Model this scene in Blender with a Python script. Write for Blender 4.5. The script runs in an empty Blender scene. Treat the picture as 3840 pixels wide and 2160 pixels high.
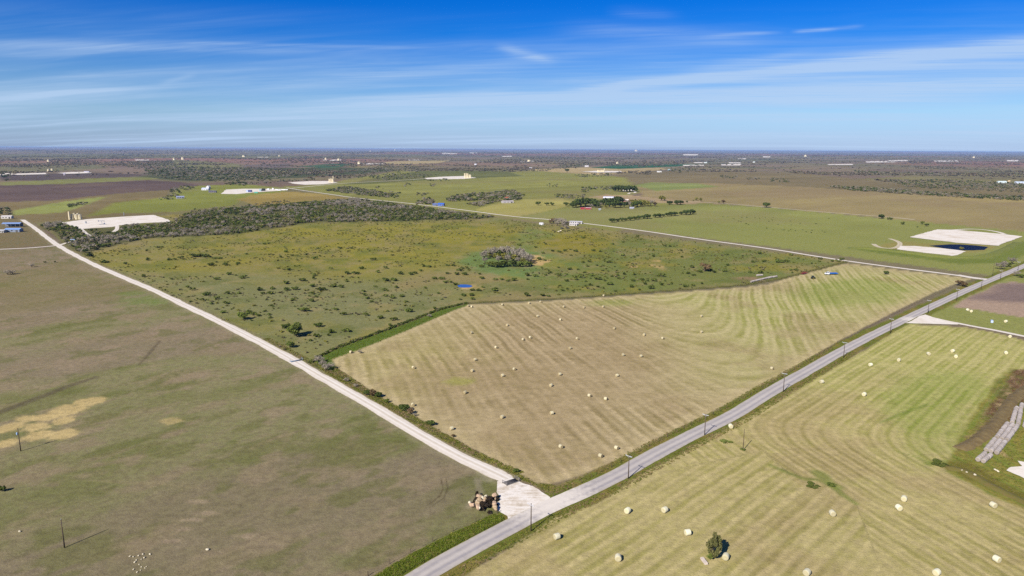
import bpy, bmesh, math, random
import numpy as np
from mathutils import Vector, Matrix
R = math.radians
rng = np.random.default_rng(7)
random.seed(7)
scn = bpy.context.scene
col = scn.collection

# ------------------------------------------------------------------ camera
HFOV, CAM_H, HZ = 72.0, 100.0, 559.0
F = 1920 / math.tan(R(HFOV / 2))
ROLL = math.atan2(19, 3840)
PITCH = math.atan((1080 - HZ) * math.cos(ROLL) / F)
_fw = Vector((0, math.cos(PITCH), -math.sin(PITCH)))
_r0 = Vector((1, 0, 0)); _u0 = _r0.cross(_fw)
_r = _r0 * math.cos(ROLL) + _u0 * math.sin(ROLL)
_u = _u0 * math.cos(ROLL) - _r0 * math.sin(ROLL)
cam_data = bpy.data.cameras.new('camera'); cam = bpy.data.objects.new('camera', cam_data)
col.objects.link(cam); scn.camera = cam
cam_data.sensor_width = 36; cam_data.lens = 18 / math.tan(R(HFOV / 2))
cam_data.clip_start = 1; cam_data.clip_end = 300000
M = Matrix.Identity(4)
for i in range(3):
    M[i][0] = _r[i]; M[i][1] = _u[i]; M[i][2] = -_fw[i]
M[2][3] = CAM_H
cam.matrix_world = M

# ------------------------------------------------------------------ sun and sky
SUN_EL, SHADOW_AZ = 36.0, 56.0          # shadows run to the right and away from the camera
to_sun = Vector((-math.cos(R(SHADOW_AZ)) * math.cos(R(SUN_EL)), -math.sin(R(SHADOW_AZ)) * math.cos(R(SUN_EL)), math.sin(R(SUN_EL))))
sd = bpy.data.lights.new('sun', 'SUN'); sd.energy = 5.0; sd.angle = R(0.53); sd.color = (1, 0.93, 0.82)
sun = bpy.data.objects.new('sun', sd); col.objects.link(sun)
sun.rotation_euler = to_sun.to_track_quat('Z', 'Y').to_euler()
scn.view_settings.view_transform = 'Standard'; scn.view_settings.look = 'None'
scn.view_settings.exposure = 0.74; scn.view_settings.gamma = 1; scn.view_settings.use_curve_mapping = False

def ray(px, py):
    d = _fw + _r * ((px - 1920) / F) + _u * ((1080 - py) / F)
    return d.normalized()

class NT:
    def __init__(s, tree): s.t = tree; s.n = tree.nodes; s.l = tree.links
    def add(s, ty, **k):
        n = s.n.new(ty)
        for a, b in k.items(): setattr(n, a, b)
        return n
    def put(s, sock, v):
        if isinstance(v, bpy.types.NodeSocket): s.l.new(v, sock)
        else:
            if isinstance(v, (tuple, list)) and len(v) == 3 and sock.type == 'RGBA': v = (*v, 1)
            sock.default_value = v
    def m(s, op, a, b=0.0, c=None, clamp=False):
        n = s.add('ShaderNodeMath', operation=op, use_clamp=clamp)
        s.put(n.inputs[0], a); s.put(n.inputs[1], b)
        if c is not None: s.put(n.inputs[2], c)
        return n.outputs[0]
    def vm(s, op, a, b=(0, 0, 0), out=0):
        n = s.add('ShaderNodeVectorMath', operation=op)
        s.put(n.inputs[0], a); s.put(n.inputs[1], b)
        return n.outputs['Value'] if op in ('DOT_PRODUCT', 'LENGTH', 'DISTANCE') else n.outputs[0]
    def mix(s, f, a, b, blend='MIX'):
        n = s.add('ShaderNodeMix', data_type='RGBA', blend_type=blend)
        s.put(n.inputs[0], f); s.put(n.inputs[6], a); s.put(n.inputs[7], b)
        return n.outputs[2]
    def noise(s, vec, scale, detail=3, rough=0.55, out='Fac'):
        n = s.add('ShaderNodeTexNoise')
        if vec is not None: s.put(n.inputs['Vector'], vec)
        n.inputs['Scale'].default_value = scale; n.inputs['Detail'].default_value = detail
        n.inputs['Roughness'].default_value = rough
        return n.outputs[out]
    def ramp(s, f, stops):
        n = s.add('ShaderNodeValToRGB')
        e = n.color_ramp.elements
        while len(e) < len(stops): e.new(0.5)
        for i, (p, c) in enumerate(stops):
            e[i].position = p; e[i].color = (*c, 1) if len(c) == 3 else c
        s.put(n.inputs[0], f)
        return n.outputs[0]
    def smooth(s, v, a, b):
        n = s.add('ShaderNodeMapRange', interpolation_type='SMOOTHSTEP')
        s.put(n.inputs['Value'], v); n.inputs['From Min'].default_value = a; n.inputs['From Max'].default_value = b
        return n.outputs[0]

def lin(c):
    return tuple((v / 255 / 12.92) if v / 255 <= 0.04045 else ((v / 255 + 0.055) / 1.055) ** 2.4 for v in c)

world = bpy.data.worlds.new('World'); scn.world = world; world.use_nodes = True
wt = NT(world.node_tree); wt.n.clear()
out = wt.add('ShaderNodeOutputWorld'); bg = wt.add('ShaderNodeBackground')
wt.l.new(bg.outputs[0], out.inputs[0])
sky = wt.add('ShaderNodeTexSky', sky_type='NISHITA', sun_disc=False)
sky.sun_elevation = R(SUN_EL)
sky.sun_rotation = math.atan2(to_sun.x, to_sun.y)
sky.altitude = 200; sky.air_density = 1.0; sky.dust_density = 0.4; sky.ozone_density = 2.0
SKY_STRENGTH = 0.089
scn.cycles.use_denoising = False
HAZE = 2.9e-5            # density of the air
geo = wt.add('ShaderNodeTexCoord').outputs['Generated']
sep = wt.add('ShaderNodeSeparateXYZ'); wt.l.new(geo, sep.inputs[0])
dz = sep.outputs[2]
# deep polarised blue above a pale band; unseen zenith paled to make shadows less blue
grade = wt.ramp(wt.m('MULTIPLY', dz, 2.5, clamp=True), [
    (0.0, (0.33, 0.46, 0.92)), (0.118, (0.33, 0.50, 0.79)), (0.22, (0.15, 0.37, 0.73)), (0.32, (0.035, 0.285, 0.73)), (0.48, (0.006, 0.24, 0.73)), (0.62, (0.03, 0.26, 0.72)), (1.0, (0.17, 0.36, 0.70))])
skycol = wt.mix(1.0, sky.outputs[0], grade, 'MULTIPLY')
# cirrus: noise on a high cloud sheet, stretched along the wind, and long contrail bands
zz = wt.m('ADD', wt.m('MAXIMUM', dz, 0.0), 0.05)
cx = wt.m('DIVIDE', sep.outputs[0], zz); cy = wt.m('DIVIDE', sep.outputs[1], zz)
comb = wt.add('ShaderNodeCombineXYZ'); wt.l.new(wt.m('ADD', wt.m('MULTIPLY', cx, 0.22), wt.m('MULTIPLY', cy, -0.10)), comb.inputs[0])
wt.l.new(wt.m('ADD', wt.m('MULTIPLY', cx, 0.25), wt.m('MULTIPLY', cy, 0.9)), comb.inputs[1])
warp = wt.noise(comb.outputs[0], 0.7, 3, 0.6, 'Color')
cv = wt.vm('ADD', comb.outputs[0], wt.vm('MULTIPLY', warp, (0.9, 0.9, 0)))
n1 = wt.noise(cv, 0.45, 6, 0.62); n2 = wt.noise(cv, 2.2, 5, 0.65)
n3 = wt.noise(wt.vm('MULTIPLY', cv, (1.0, 2.2, 1.0)), 0.9, 5, 0.62)
cirrus = wt.m('MULTIPLY', wt.smooth(n1, 0.36, 0.70), wt.m('ADD', wt.m('MULTIPLY', wt.smooth(n3, 0.3, 0.72), 0.75), wt.m('ADD', wt.m('MULTIPLY', n2, 0.35), 0.12)))
lowband = wt.m('SUBTRACT', 1.0, wt.smooth(dz, 0.10, 0.185))
veil = wt.m('MULTIPLY', wt.m('SUBTRACT', 1.0, wt.smooth(dz, 0.07, 0.15)), wt.m('ADD', 0.02, wt.m('MULTIPLY', n1, 0.28)))
total = wt.m('ADD', veil, wt.m('MULTIPLY', cirrus, wt.m('MULTIPLY', lowband, 0.80)))
fib = wt.noise(wt.vm('MULTIPLY', cv, (2.2, 7.0, 1.0)), 2.0, 6, 0.75)
streak_n = wt.m('ADD', wt.m('MULTIPLY', wt.smooth(fib, 0.28, 0.74), 1.0), wt.m('ADD', wt.m('MULTIPLY', wt.noise(cv, 4.0, 4, 0.6), 0.5), 0.15))
def contrail(a, b, w, amp, taper=0.12, grow=0.0):
    A = ray(*a); B = ray(*b); n = A.cross(B).normalized(); mid = (A + B).normalized()
    t = (B - A).normalized(); half = (B - A).length / 2
    dist = wt.vm('DOT_PRODUCT', geo, tuple(n))
    wob = wt.m('MULTIPLY', wt.m('SUBTRACT', n1, 0.5), w * 2.2)
    along = wt.vm('DOT_PRODUCT', geo, tuple(t)); c0 = mid.dot(t)
    u = wt.m('SUBTRACT', along, c0)
    ww = wt.m('MAXIMUM', wt.m('ADD', w, wt.m('MULTIPLY', u, grow)), w * 0.25)
    q = wt.m('DIVIDE', wt.m('ADD', dist, wob), ww)
    g = wt.m('POWER', 2.718, wt.m('MULTIPLY', wt.m('MULTIPLY', q, q), -1.0))
    e = wt.m('SUBTRACT', 1.0, wt.smooth(wt.m('ABSOLUTE', u), half * (1 - taper), half * (1 + taper)))
    front = wt.m('GREATER_THAN', wt.vm('DOT_PRODUCT', geo, tuple(mid)), 0.2)
    return wt.m('MULTIPLY', wt.m('MULTIPLY', g, e), wt.m('MULTIPLY', wt.m('MULTIPLY', front, amp), streak_n))
for c in [((2200, 335), (4300, 130), 0.0085, 0.72, 0.2, 0.012), ((-300, 160), (1250, 190), 0.0050, 0.22, 0.5), ((700, 160), (1500, 178), 0.0022, 0.20, 0.5),
          ((860, 345), (2150, 210), 0.0070, 0.20, 0.4), ((-200, 400), (560, 340), 0.0065, 0.20, 0.5), ((615, 310), (725, 282), 0.0030, 0.22, 0.6),
          ((2660, 135), (2900, 122), 0.0022, 0.30, 0.6), ((2985, 118), (3120, 109), 0.0020, 0.55, 0.5), ((3120, 108), (3230, 96), 0.0022, 0.18, 0.5),
          ((1890, 182), (2060, 226), 0.0055, 0.34, 0.6), ((2180, 105), (2800, 150), 0.0100, 0.18, 0.5), ((2310, 45), (2520, 55), 0.0060, 0.09, 0.6),
          ((2600, 262), (3000, 205), 0.0060, 0.24, 0.6), ((2265, 345), (2345, 322), 0.0045, 0.34, 0.6), ((1300, 400), (4200, 300), 0.0095, 0.5, 0.3),
          ((900, 460), (3400, 370), 0.0085, 0.26, 0.3), ((1200, 260), (1960, 300), 0.0120, 0.12, 0.5)]:
    total = wt.m('ADD', total, contrail(*c))
total = wt.m('MINIMUM', total, 0.8)
CLOUD = (3.3, 4.4, 6.0)
skyfin = wt.mix(total, skycol, CLOUD)
wt.put(bg.inputs[0], skyfin); bg.inputs[1].default_value = SKY_STRENGTH

# ------------------------------------------------------------------ helpers
def P(px, py, z=0.0):
    """ground point seen at a pixel of the 3840x2160 photograph"""
    d = _fw + _r * ((px - 1920) / F) + _u * ((1080 - py) / F)
    dzz = min(d.z, -0.0025)
    k = (CAM_H - z) / -dzz
    return Vector((d.x * k, d.y * k, z))
def mpp(px, py):
    """metres per photograph pixel at that ground point"""
    p = P(px, py); return (p - Vector((0, 0, CAM_H))).dot(_fw) / F
def PL(pts): return [P(*p) for p in pts]
def PA(pts): return np.array([P(*p)[:2] for p in pts])

K_ALB = 1.32
def alb(r, g, b): return tuple(min(0.85, v / K_ALB) for v in lin((r, g, b)))

def _hash(ix, iy, seed):
    h = (ix.astype(np.int64) * 374761393 + iy.astype(np.int64) * 668265263 + seed * 974634777) & 0xFFFFFFFF
    h = ((h ^ (h >> 13)) * 1274126177) & 0xFFFFFFFF
    return ((h ^ (h >> 16)) & 0xFFFFFF) / float(0xFFFFFF)
def vnoise(x, y, seed=0):
    ix = np.floor(x); iy = np.floor(y); fx = x - ix; fy = y - iy
    fx = fx * fx * (3 - 2 * fx); fy = fy * fy * (3 - 2 * fy)
    a = _hash(ix, iy, seed); b = _hash(ix + 1, iy, seed); c = _hash(ix, iy + 1, seed); d = _hash(ix + 1, iy + 1, seed)
    return (a * (1 - fx) + b * fx) * (1 - fy) + (c * (1 - fx) + d * fx) * fy
def fbm(x, y, size, octv=4, seed=0, gain=0.55):
    s = 0; w = 0; a = 1.0; f = 1.0 / size
    for o in range(octv):
        s = s + a * vnoise(x * f + 17.3 * o, y * f - 9.1 * o, seed + o * 31); w += a; a *= gain; f *= 2.07
    return s / w
def sstep(v, a, b):
    t = np.clip((v - a) / (b - a), 0, 1); return t * t * (3 - 2 * t)
def seg_dist(x, y, ax, ay, bx, by):
    dx, dy = bx - ax, by - ay; L = dx * dx + dy * dy + 1e-9
    t = np.clip(((x - ax) * dx + (y - ay) * dy) / L, 0, 1)
    return np.hypot(x - ax - t * dx, y - ay - t * dy)
def poly_sd(x, y, poly):
    """signed distance to a polygon, negative inside"""
    d = np.full(x.shape, 1e9); ins = np.zeros(x.shape, bool); n = len(poly)
    for i in range(n):
        ax, ay = poly[i]; bx, by = poly[(i + 1) % n]
        d = np.minimum(d, seg_dist(x, y, ax, ay, bx, by))
        if ay != by:
            c = ((ay > y) != (by > y)) & (x < (bx - ax) * (y - ay) / (by - ay) + ax); ins ^= c
    return np.where(ins, -d, d)
def line_d(x, y, pts):
    d = np.full(x.shape, 1e9)
    for (ax, ay), (bx, by) in zip(pts[:-1], pts[1:]): d = np.minimum(d, seg_dist(x, y, ax, ay, bx, by))
    return d
def terrain(x, y):
    x = np.asarray(x, float); y = np.asarray(y, float)
    r = np.hypot(x, y)
    far = sstep(r, 24000, 58000)
    return far * (78 + 10 * fbm(x, y, 9000, 2, 6)) + (1 - far) * sstep(r, 5500, 15000) * (fbm(x, y * 0.5, 3800, 3, 5) - 0.35) * 62 * sstep(r, 5500, 9000)

def put(name, mesh, mat=None, parent=None, loc=None, kind=None, label=None, cat=None, group=None):
    o = bpy.data.objects.new(name, mesh); col.objects.link(o)
    if mat and mesh: 
        for m_ in (mat if isinstance(mat, (list, tuple)) else [mat]): mesh.materials.append(m_)
    if parent: o.parent = parent
    if loc is not None: o.location = loc
    tag(o, label, cat, group, kind)
    return o
def tag(o, label=None, cat=None, group=None, kind=None):
    if label: o['label'] = label
    if cat: o['category'] = cat
    if group: o['group'] = group
    if kind: o['kind'] = kind
    return o
def mesh_np(name, verts, faces, smooth=False):
    """verts (n,3), faces (m,k) with k constant"""
    me = bpy.data.meshes.new(name); verts = np.asarray(verts, np.float32); faces = np.asarray(faces, np.int32)
    k = faces.shape[1]
    me.vertices.add(len(verts)); me.vertices.foreach_set('co', verts.ravel())
    me.loops.add(faces.size); me.loops.foreach_set('vertex_index', faces.ravel())
    me.polygons.add(len(faces)); me.polygons.foreach_set('loop_start', np.arange(0, faces.size, k, dtype=np.int32))
    me.update(calc_edges=True)
    if smooth: me.polygons.foreach_set('use_smooth', np.ones(len(faces), bool))
    return me
def fattr(me, name, data, typ='FLOAT', dom='POINT'):
    a = me.attributes.new(name, typ, dom)
    a.data.foreach_set('color' if typ == 'FLOAT_COLOR' else 'value', np.asarray(data, np.float32).ravel())

def material(name):
    m = bpy.data.materials.new(name); m.use_nodes = True
    t = NT(m.node_tree); t.n.clear()
    o = t.add('ShaderNodeOutputMaterial'); b = t.add('ShaderNodeBsdfPrincipled')
    b.inputs['Specular IOR Level'].default_value = 0.15; b.inputs['Roughness'].default_value = 0.9
    t.l.new(b.outputs[0], o.inputs[0])
    return m, t, b
def obj_co(t): return t.add('ShaderNodeTexCoord').outputs['Object']
def simple(name, rgb, rough=0.6, spec=0.3, metal=0.0, var=0.25, scale=1.5):
    """painted or weathered surface: base colour with procedural grime and streaks"""
    m, t, b = material(name); c = alb(*rgb)
    n = t.noise(obj_co(t), scale, 5, 0.65)
    dark = tuple(v * (1 - var) for v in c); lite = tuple(min(0.85, v * (1 + var * 0.5)) for v in c)
    t.put(b.inputs['Base Color'], t.ramp(n, [(0.25, dark), (0.5, c), (0.8, lite)]))
    b.inputs['Roughness'].default_value = rough; b.inputs['Specular IOR Level'].default_value = spec; b.inputs['Metallic'].default_value = metal
    return m

# ------------------------------------------------------------------ roads as centre lines (photograph pixels)
PAVED_PX = [(1330, 2330), (1576, 2160), (1760, 2056), (1912, 1976), (2060, 1898), (2174, 1851), (2326, 1779), (2430, 1718), (2577, 1640), (2746, 1560), (2880, 1474), (3026, 1392),
            (3163, 1312), (3338, 1224), (3476, 1158), (3588, 1105), (3700, 1056), (3840, 998), (4000, 930), (4300, 810)]
GRAVEL_PX = [(1902, 1797), (1830, 1762), (1708, 1705), (1552, 1618), (1364, 1504), (1150, 1381), (1040, 1318), (960, 1276), (820, 1205), (745, 1169), (671, 1134), (596, 1097), (522, 1065), (440, 1031),
             (373, 1002), (320, 976), (261, 946), (216, 920), (175, 890), (145, 866), (118, 846), (100, 835), (84, 824)]

# ------------------------------------------------------------------ fields as outlines (photograph pixels)
HAY_PX = [(1245, 1347), (1262, 1377), (1330, 1430), (1420, 1482), (1560, 1558), (1700, 1642), (1830, 1714), (1950, 1778), (2010, 1810), (2060, 1817), (2130, 1797), (2189, 1778), (2367, 1703), (2539, 1609), (2674, 1541),
          (2880, 1432), (2940, 1400), (3141, 1280), (3253, 1220), (3402, 1145), (3514, 1091), (3569, 1069), (3640, 1046), (3590, 1038), (3400, 1016), (3180, 988), (3120, 1000), (3060, 1016),
          (2960, 1042), (2880, 1066), (2780, 1079), (2500, 1099), (2100, 1127), (1760, 1143), (1700, 1165), (1560, 1225), (1400, 1290), (1300, 1330)]
MOWN_PX = [(1735, 2165), (1920, 2046), (2081, 1942), (2221, 1895), (2405, 1778), (2647, 1648), (2880, 1517), (3104, 1392), (3253, 1307), (3364, 1236), (3409, 1216), (3513, 1220), (3625, 1229), (3737, 1249), (3840, 1276),
           (4400, 1400), (4600, 2500), (1250, 2500)]
SHRUB_PX = [(1150, 1360), (960, 1262), (745, 1158), (522, 1055), (440, 1020), (320, 966), (262, 935), (190, 870), (130, 838), (700, 802), (1315, 741), (1500, 766), (1780, 802), (2000, 836), (2300, 866), (2700, 918),
            (3100, 970), (3180, 980), (3060, 1012), (2930, 1045), (2780, 1070), (2500, 1090), (2100, 1119), (1750, 1137), (1650, 1158), (1560, 1195), (1400, 1255), (1240, 1312)]
LEFT_PX = [(-600, 955), (0, 938), (216, 925), (261, 950), (373, 1006), (522, 1070), (671, 1138), (820, 1209), (960, 1283), (1127, 1378), (1337, 1500), (1498, 1598), (1649, 1685), (1870, 1806), (1868, 1920), (1930, 1945),
           (1760, 2040), (1500, 2165), (1200, 2400), (-1500, 2400)]
FENCE_MID_PX = [(1160, 1362), (1240, 1312), (1400, 1255), (1560, 1196), (1650, 1160), (1752, 1137), (2100, 1120), (2500, 1091), (2780, 1071), (2930, 1046), (3060, 1012), (3180, 980)]

# ------------------------------------------------------------------ ground mesh: finer near the viewpoint, coarser far away
rows = [85.0]
while rows[-1] < 62000: rows.append(rows[-1] + min(rows[-1] ** 2 / 45000, rows[-1] * 0.02))
rows = np.array(rows)
ts = np.concatenate([np.linspace(-1.15, -0.77, 60)[:-1], np.linspace(-0.77, 0.77, 820), np.linspace(0.77, 1.15, 60)[1:]])
NR, NC = len(rows), len(ts)
X = (rows[:, None] * ts[None, :]).ravel(); Y = np.repeat(rows, NC)
N = len(X)
Rr = np.hypot(X, Y)
C = np.zeros((N, 3)); A = np.zeros((N, 3)); S = np.zeros(N); AMT = np.zeros(N)

def paint(mask, c, a=None):
    m = mask[:, None]
    C[:] = C * (1 - m) + np.array(alb(*c)) * m
    A[:] = A * (1 - m) + np.array(alb(*(a or c))) * m
def area(pts, w=3.0, warp=3.0, wsize=25.0, px=True):
    """soft edged mask of a polygon with an irregular border"""
    poly = PA(pts) if px else np.array(pts)
    lo = poly.min(0) - w * 3 - warp * 2; hi = poly.max(0) + w * 3 + warp * 2
    idx = np.where((X > lo[0]) & (X < hi[0]) & (Y > lo[1]) & (Y < hi[1]))[0]
    m = np.zeros(N)
    if len(idx):
        x, y = X[idx], Y[idx]
        d = poly_sd(x, y, poly) + (fbm(x, y, wsize, 3, 3) - 0.5) * 2 * warp
        m[idx] = 1 - sstep(d, -w, w)
    return m
def stroke(pts, half, soft=1.0, warp=0.0, px=True):
    pl = PA(pts) if px else np.array(pts)
    lo = pl.min(0) - half * 3 - soft * 3 - 5; hi = pl.max(0) + half * 3 + soft * 3 + 5
    idx = np.where((X > lo[0]) & (X < hi[0]) & (Y > lo[1]) & (Y < hi[1]))[0]
    m = np.zeros(N)
    if len(idx):
        x, y = X[idx], Y[idx]
        d = line_d(x, y, pl) + (fbm(x, y, 8, 2, 9) - 0.5) * 2 * warp
        m[idx] = 1 - sstep(d, half - soft, half + soft)
    return m
def spot(px, py, rx, ry, soft=0.25, warp=0.3):
    """ellipse of worn or different ground, radii in photograph pixels"""
    c = P(px, py); ax = (P(px + rx, py) - c).length; ay = abs(P(px, py - ry).y - P(px, py + ry).y) / 2
    lo = (c.x - ax * 2, c.y - ay * 2); hi = (c.x + ax * 2, c.y + ay * 2)
    idx = np.where((X > lo[0]) & (X < hi[0]) & (Y > lo[1]) & (Y < hi[1]))[0]
    m = np.zeros(N)
    if len(idx):
        x, y = X[idx], Y[idx]
        d = np.hypot((x - c.x) / ax, (y - c.y) / ay) + (fbm(x, y, max(ax, ay) * 0.5, 4, int(px)) - 0.5) * 2 * warp
        m[idx] = 1 - sstep(d, 1 - soft, 1 + soft)
    return m

# --- far farmland: patchwork of fields, each with its own crop
ca, sa = math.cos(R(-41)), math.sin(R(-41))
gx = (X * ca - Y * sa) + (fbm(X, Y, 900, 2, 11) - 0.5) * 260; gy = (X * sa + Y * ca) + (fbm(X, Y, 900, 2, 12) - 0.5) * 260
cell = np.floor(gx / 620) * 57 + np.floor(gy / 430 + 0.5 * _hash(np.floor(gx / 620), np.floor(gx / 620) * 0, 4))
hsh = _hash(cell, cell * 0 + 3, 8)
PALF = [(118, 112, 84), (128, 118, 92), (122, 104, 92), (108, 106, 82), (132, 124, 86), (110, 100, 88), (138, 122, 98), (104, 104, 76), (124, 108, 94), (116, 100, 90)]
PA_lin = np.array([alb(*c) for c in PALF])
C[:] = PA_lin[(hsh * len(PALF)).astype(int) % len(PALF)]
brushy = sstep(fbm(X, Y, 1300, 4, 21), 0.47, 0.60)
base2 = np.array(alb(126, 117, 92)) * (1 - brushy[:, None]) + np.array(alb(136, 118, 104)) * brushy[:, None]
wmix = sstep(fbm(X, Y, 700, 3, 22), 0.42, 0.6)[:, None] * 0.85
C[:] = C * (1 - wmix) + base2 * wmix
red = sstep(fbm(X + 900, Y * 0.6, 2600, 3, 44), 0.52, 0.66)[:, None] * sstep(Rr, 3000, 7000)[:, None] * 0.85
C[:] = C * (1 - red) + np.array(alb(146, 106, 94)) * red
A[:] = C * np.array([0.78, 0.82, 0.72])

G_YEL = ((142, 132, 62), (118, 118, 58))
# --- middle distance, back to front (photograph pixels)
for pts, c, a, w, wp in [
    ([(640, 632), (1330, 628), (1500, 640), (1330, 655), (1180, 668), (700, 680), (520, 668)], (88, 92, 66), (70, 78, 52), 40, 90),
    ([(650, 598), (880, 612), (960, 628), (820, 640), (560, 620)], (128, 124, 84), (112, 112, 72), 30, 40),
    ([(900, 620), (1090, 612), (1100, 628), (920, 632)], (116, 102, 96), (100, 92, 84), 30, 30),
    ([(1100, 624), (1250, 614), (1335, 617), (1250, 632)], (64, 100, 68), (52, 84, 56), 20, 20),
    ([(1420, 612), (1480, 604), (1690, 602), (1640, 612), (1500, 616)], (176, 158, 114), (160, 146, 104), 15, 25),
    ([(2150, 638), (2230, 627), (2300, 620), (2620, 615), (2540, 624), (2340, 632)], (52, 96, 64), (44, 84, 54), 12, 12),
    ([(1955, 650), (2000, 634), (2200, 628), (2330, 634), (2480, 629), (2510, 635), (2400, 645), (2300, 652), (2090, 662)], (176, 156, 114), (158, 142, 100), 10, 16),
    ([(0, 622), (350, 618), (420, 630), (200, 642), (0, 645)], (122, 118, 86), (104, 102, 76), 30, 40),
    ([(0, 654), (160, 652), (360, 648), (560, 655), (450, 668), (200, 676), (0, 678)], (98, 86, 82), (84, 76, 72), 12, 14),
    ([(0, 684), (250, 672), (500, 664), (600, 668), (560, 674), (240, 690), (0, 700)], (134, 134, 82), (120, 122, 72), 8, 10),
    ([(-200, 700), (240, 690), (560, 675), (690, 684), (760, 698), (640, 712), (420, 728), (330, 742), (200, 752), (-200, 764)], (108, 92, 86), (90, 76, 72), 8, 8),
    ([(-200, 764), (200, 752), (420, 728), (640, 712), (640, 800), (130, 836), (-200, 900)], (128, 112, 82), (112, 104, 68), 8, 8),
    ([(40, 806), (50, 790), (180, 765), (330, 744), (400, 738), (330, 765), (240, 798)], (140, 144, 82), (126, 132, 72), 6, 6),
    ([(430, 760), (620, 740), (680, 700), (900, 690), (1090, 705), (1060, 722), (900, 750), (880, 770), (640, 796), (420, 800), (330, 812)], (134, 136, 68), (116, 122, 60), 8, 8),
    ([(885, 748), (960, 730), (1080, 718), (1190, 725), (1310, 742), (1240, 752), (960, 772)], (158, 138, 80), (140, 124, 70), 5, 6),
    ([(1060, 700), (1210, 690), (1330, 668), (1500, 640), (1800, 650), (2000, 640), (2300, 660), (2540, 682), (2640, 690), (2420, 714), (2330, 745), (2640, 765), (2800, 790), (2300, 866), (1780, 802), (1320, 740), (1130, 712)], (140, 137, 76), (120, 123, 66), 8, 10),
    ([(1290, 690), (1450, 660), (1590, 640), (1900, 640), (1960, 660), (1800, 668), (1590, 675), (1400, 690)], (108, 110, 66), (96, 100, 58), 10, 20),
    ([(2300, 650), (2560, 640), (3000, 650), (3400, 690), (3900, 705), (3900, 748), (3300, 724), (2800, 706), (2400, 700)], (128, 114, 84), (112, 104, 74), 14, 25),
    ([(2440, 684), (2700, 688), (3000, 700), (3400, 728), (3900, 745), (4300, 760), (4300, 905), (3840, 880), (3480, 842), (3260, 812), (2900, 778), (2640, 757), (2420, 742), (2380, 705)], (142, 130, 84), (148, 130, 98), 6, 14),
    ([(2380, 694), (2440, 684), (2620, 688), (2700, 700), (2460, 716)], (134, 142, 82), (122, 130, 74), 6, 6),
    ([(3500, 736), (3900, 748), (3900, 764), (3620, 756)], (164, 146, 96), (150, 138, 88), 4, 4),
    ([(1780, 787), (1850, 766), (1980, 746), (2110, 746), (2142, 757), (2122, 775), (2060, 790), (1940, 812), (1862, 806)], (164, 156, 92), (150, 144, 80), 3, 3),
    ([(2205, 740), (2270, 729), (2370, 733), (2460, 744), (2640, 757), (2710, 765), (2560, 766), (2480, 760), (2380, 755)], (172, 150, 118), (150, 132, 96), 2.5, 3),
    ([(1930, 818), (2140, 776), (2300, 786), (2640, 762), (2900, 780), (3260, 814), (3450, 832), (3840, 868), (4300, 900), (4300, 985), (3840, 985), (3720, 1034), (2900, 926), (2300, 852)], (138, 138, 80), (128, 134, 72), 3, 4),
]:
    paint(area(pts, w, wp, max(wp * 4, 15)), c, a)
band = (fbm(gx / 9, gy, 60, 3, 66) - 0.5)[:, None] * sstep(Rr, 900, 1300)[:, None]
C[:] = np.clip(C * (1 + 0.7 * band), 0.01, 0.8)
# loose variation over the whole middle distance
vv = (fbm(X, Y, 120, 4, 61) - 0.5 + 0.6 * (fbm(X, Y, 28, 3, 62) - 0.5))[:, None] * sstep(Rr, 700, 1100)[:, None]
C[:] = np.clip(C * (1 + 0.45 * vv), 0.01, 0.8)
stain = sstep(fbm(X, Y * 0.7, 190, 4, 64), 0.55, 0.7)[:, None] * sstep(Rr, 650, 1000)[:, None] * 0.4
C[:] = C * (1 - stain) + np.array(alb(138, 118, 92)) * stain

# --- land beside the roads near the viewpoint
paint(area([(-200, 800), (0, 800), (130, 838), (216, 918), (0, 934), (-400, 940)], 3, 3), (112, 108, 76), (128, 108, 80))
paint(area([(3400, 1215), (3470, 1168), (3560, 1120), (3600, 1100), (3720, 1045), (3840, 990), (4200, 860), (4300, 1400), (3840, 1262), (3620, 1216)], 2, 2), (142, 142, 84), (126, 132, 70))
pl = area([(3567, 1151), (3600, 1134), (3680, 1094), (3740, 1064), (3790, 1056), (3900, 1066), (4300, 1090), (4300, 1230), (3840, 1190), (3750, 1176), (3660, 1161)], 1.6, 2)
paint(pl, (168, 146, 126), (156, 134, 116))
paint(pl * area([(3640, 1120), (3740, 1060), (3900, 1060), (4300, 1100), (4300, 1160), (3800, 1130)], 9, 6), (132, 114, 106), (120, 104, 98))

# --- the four near fields
m = area(LEFT_PX, 2.0, 2.0)
paint(m, (137, 128, 97), (119, 120, 77))
dirx, diry = math.cos(R(52)), math.sin(R(52))
la, lb = X * dirx + Y * diry, -X * diry + Y * dirx
big = fbm(la * 0.35, lb, 26, 5, 70); big2 = fbm(la * 0.5, lb, 60, 4, 75)
paint(m * sstep(big, 0.48, 0.70) * 0.6, (112, 113, 68), (101, 105, 59))
paint(m * sstep(big2, 0.46, 0.62) * 0.8, (138, 123, 104), (124, 113, 88))
paint(m * sstep(fbm(la * 0.45, lb, 16, 4, 79), 0.60, 0.72) * 0.5, (146, 128, 106), (134, 120, 92))
paint(m * sstep(fbm(la * 0.6, lb, 9, 4, 81), 0.53, 0.67) * 0.55, (106, 107, 62), (94, 99, 52))
paint(m * sstep(fbm(la * 0.6, lb, 11, 4, 82), 0.54, 0.69) * 0.65, (150, 132, 110), (136, 122, 96))
paint(m * (1 - sstep(Y, 170, 300)) * 0.2, (100, 98, 60), (92, 92, 54))
paint(m * sstep(fbm(X, Y, 45, 4, 83), 0.56, 0.68) * sstep(Y, 300, 480) * 0.6, (136, 118, 96), (124, 112, 80))
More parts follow.
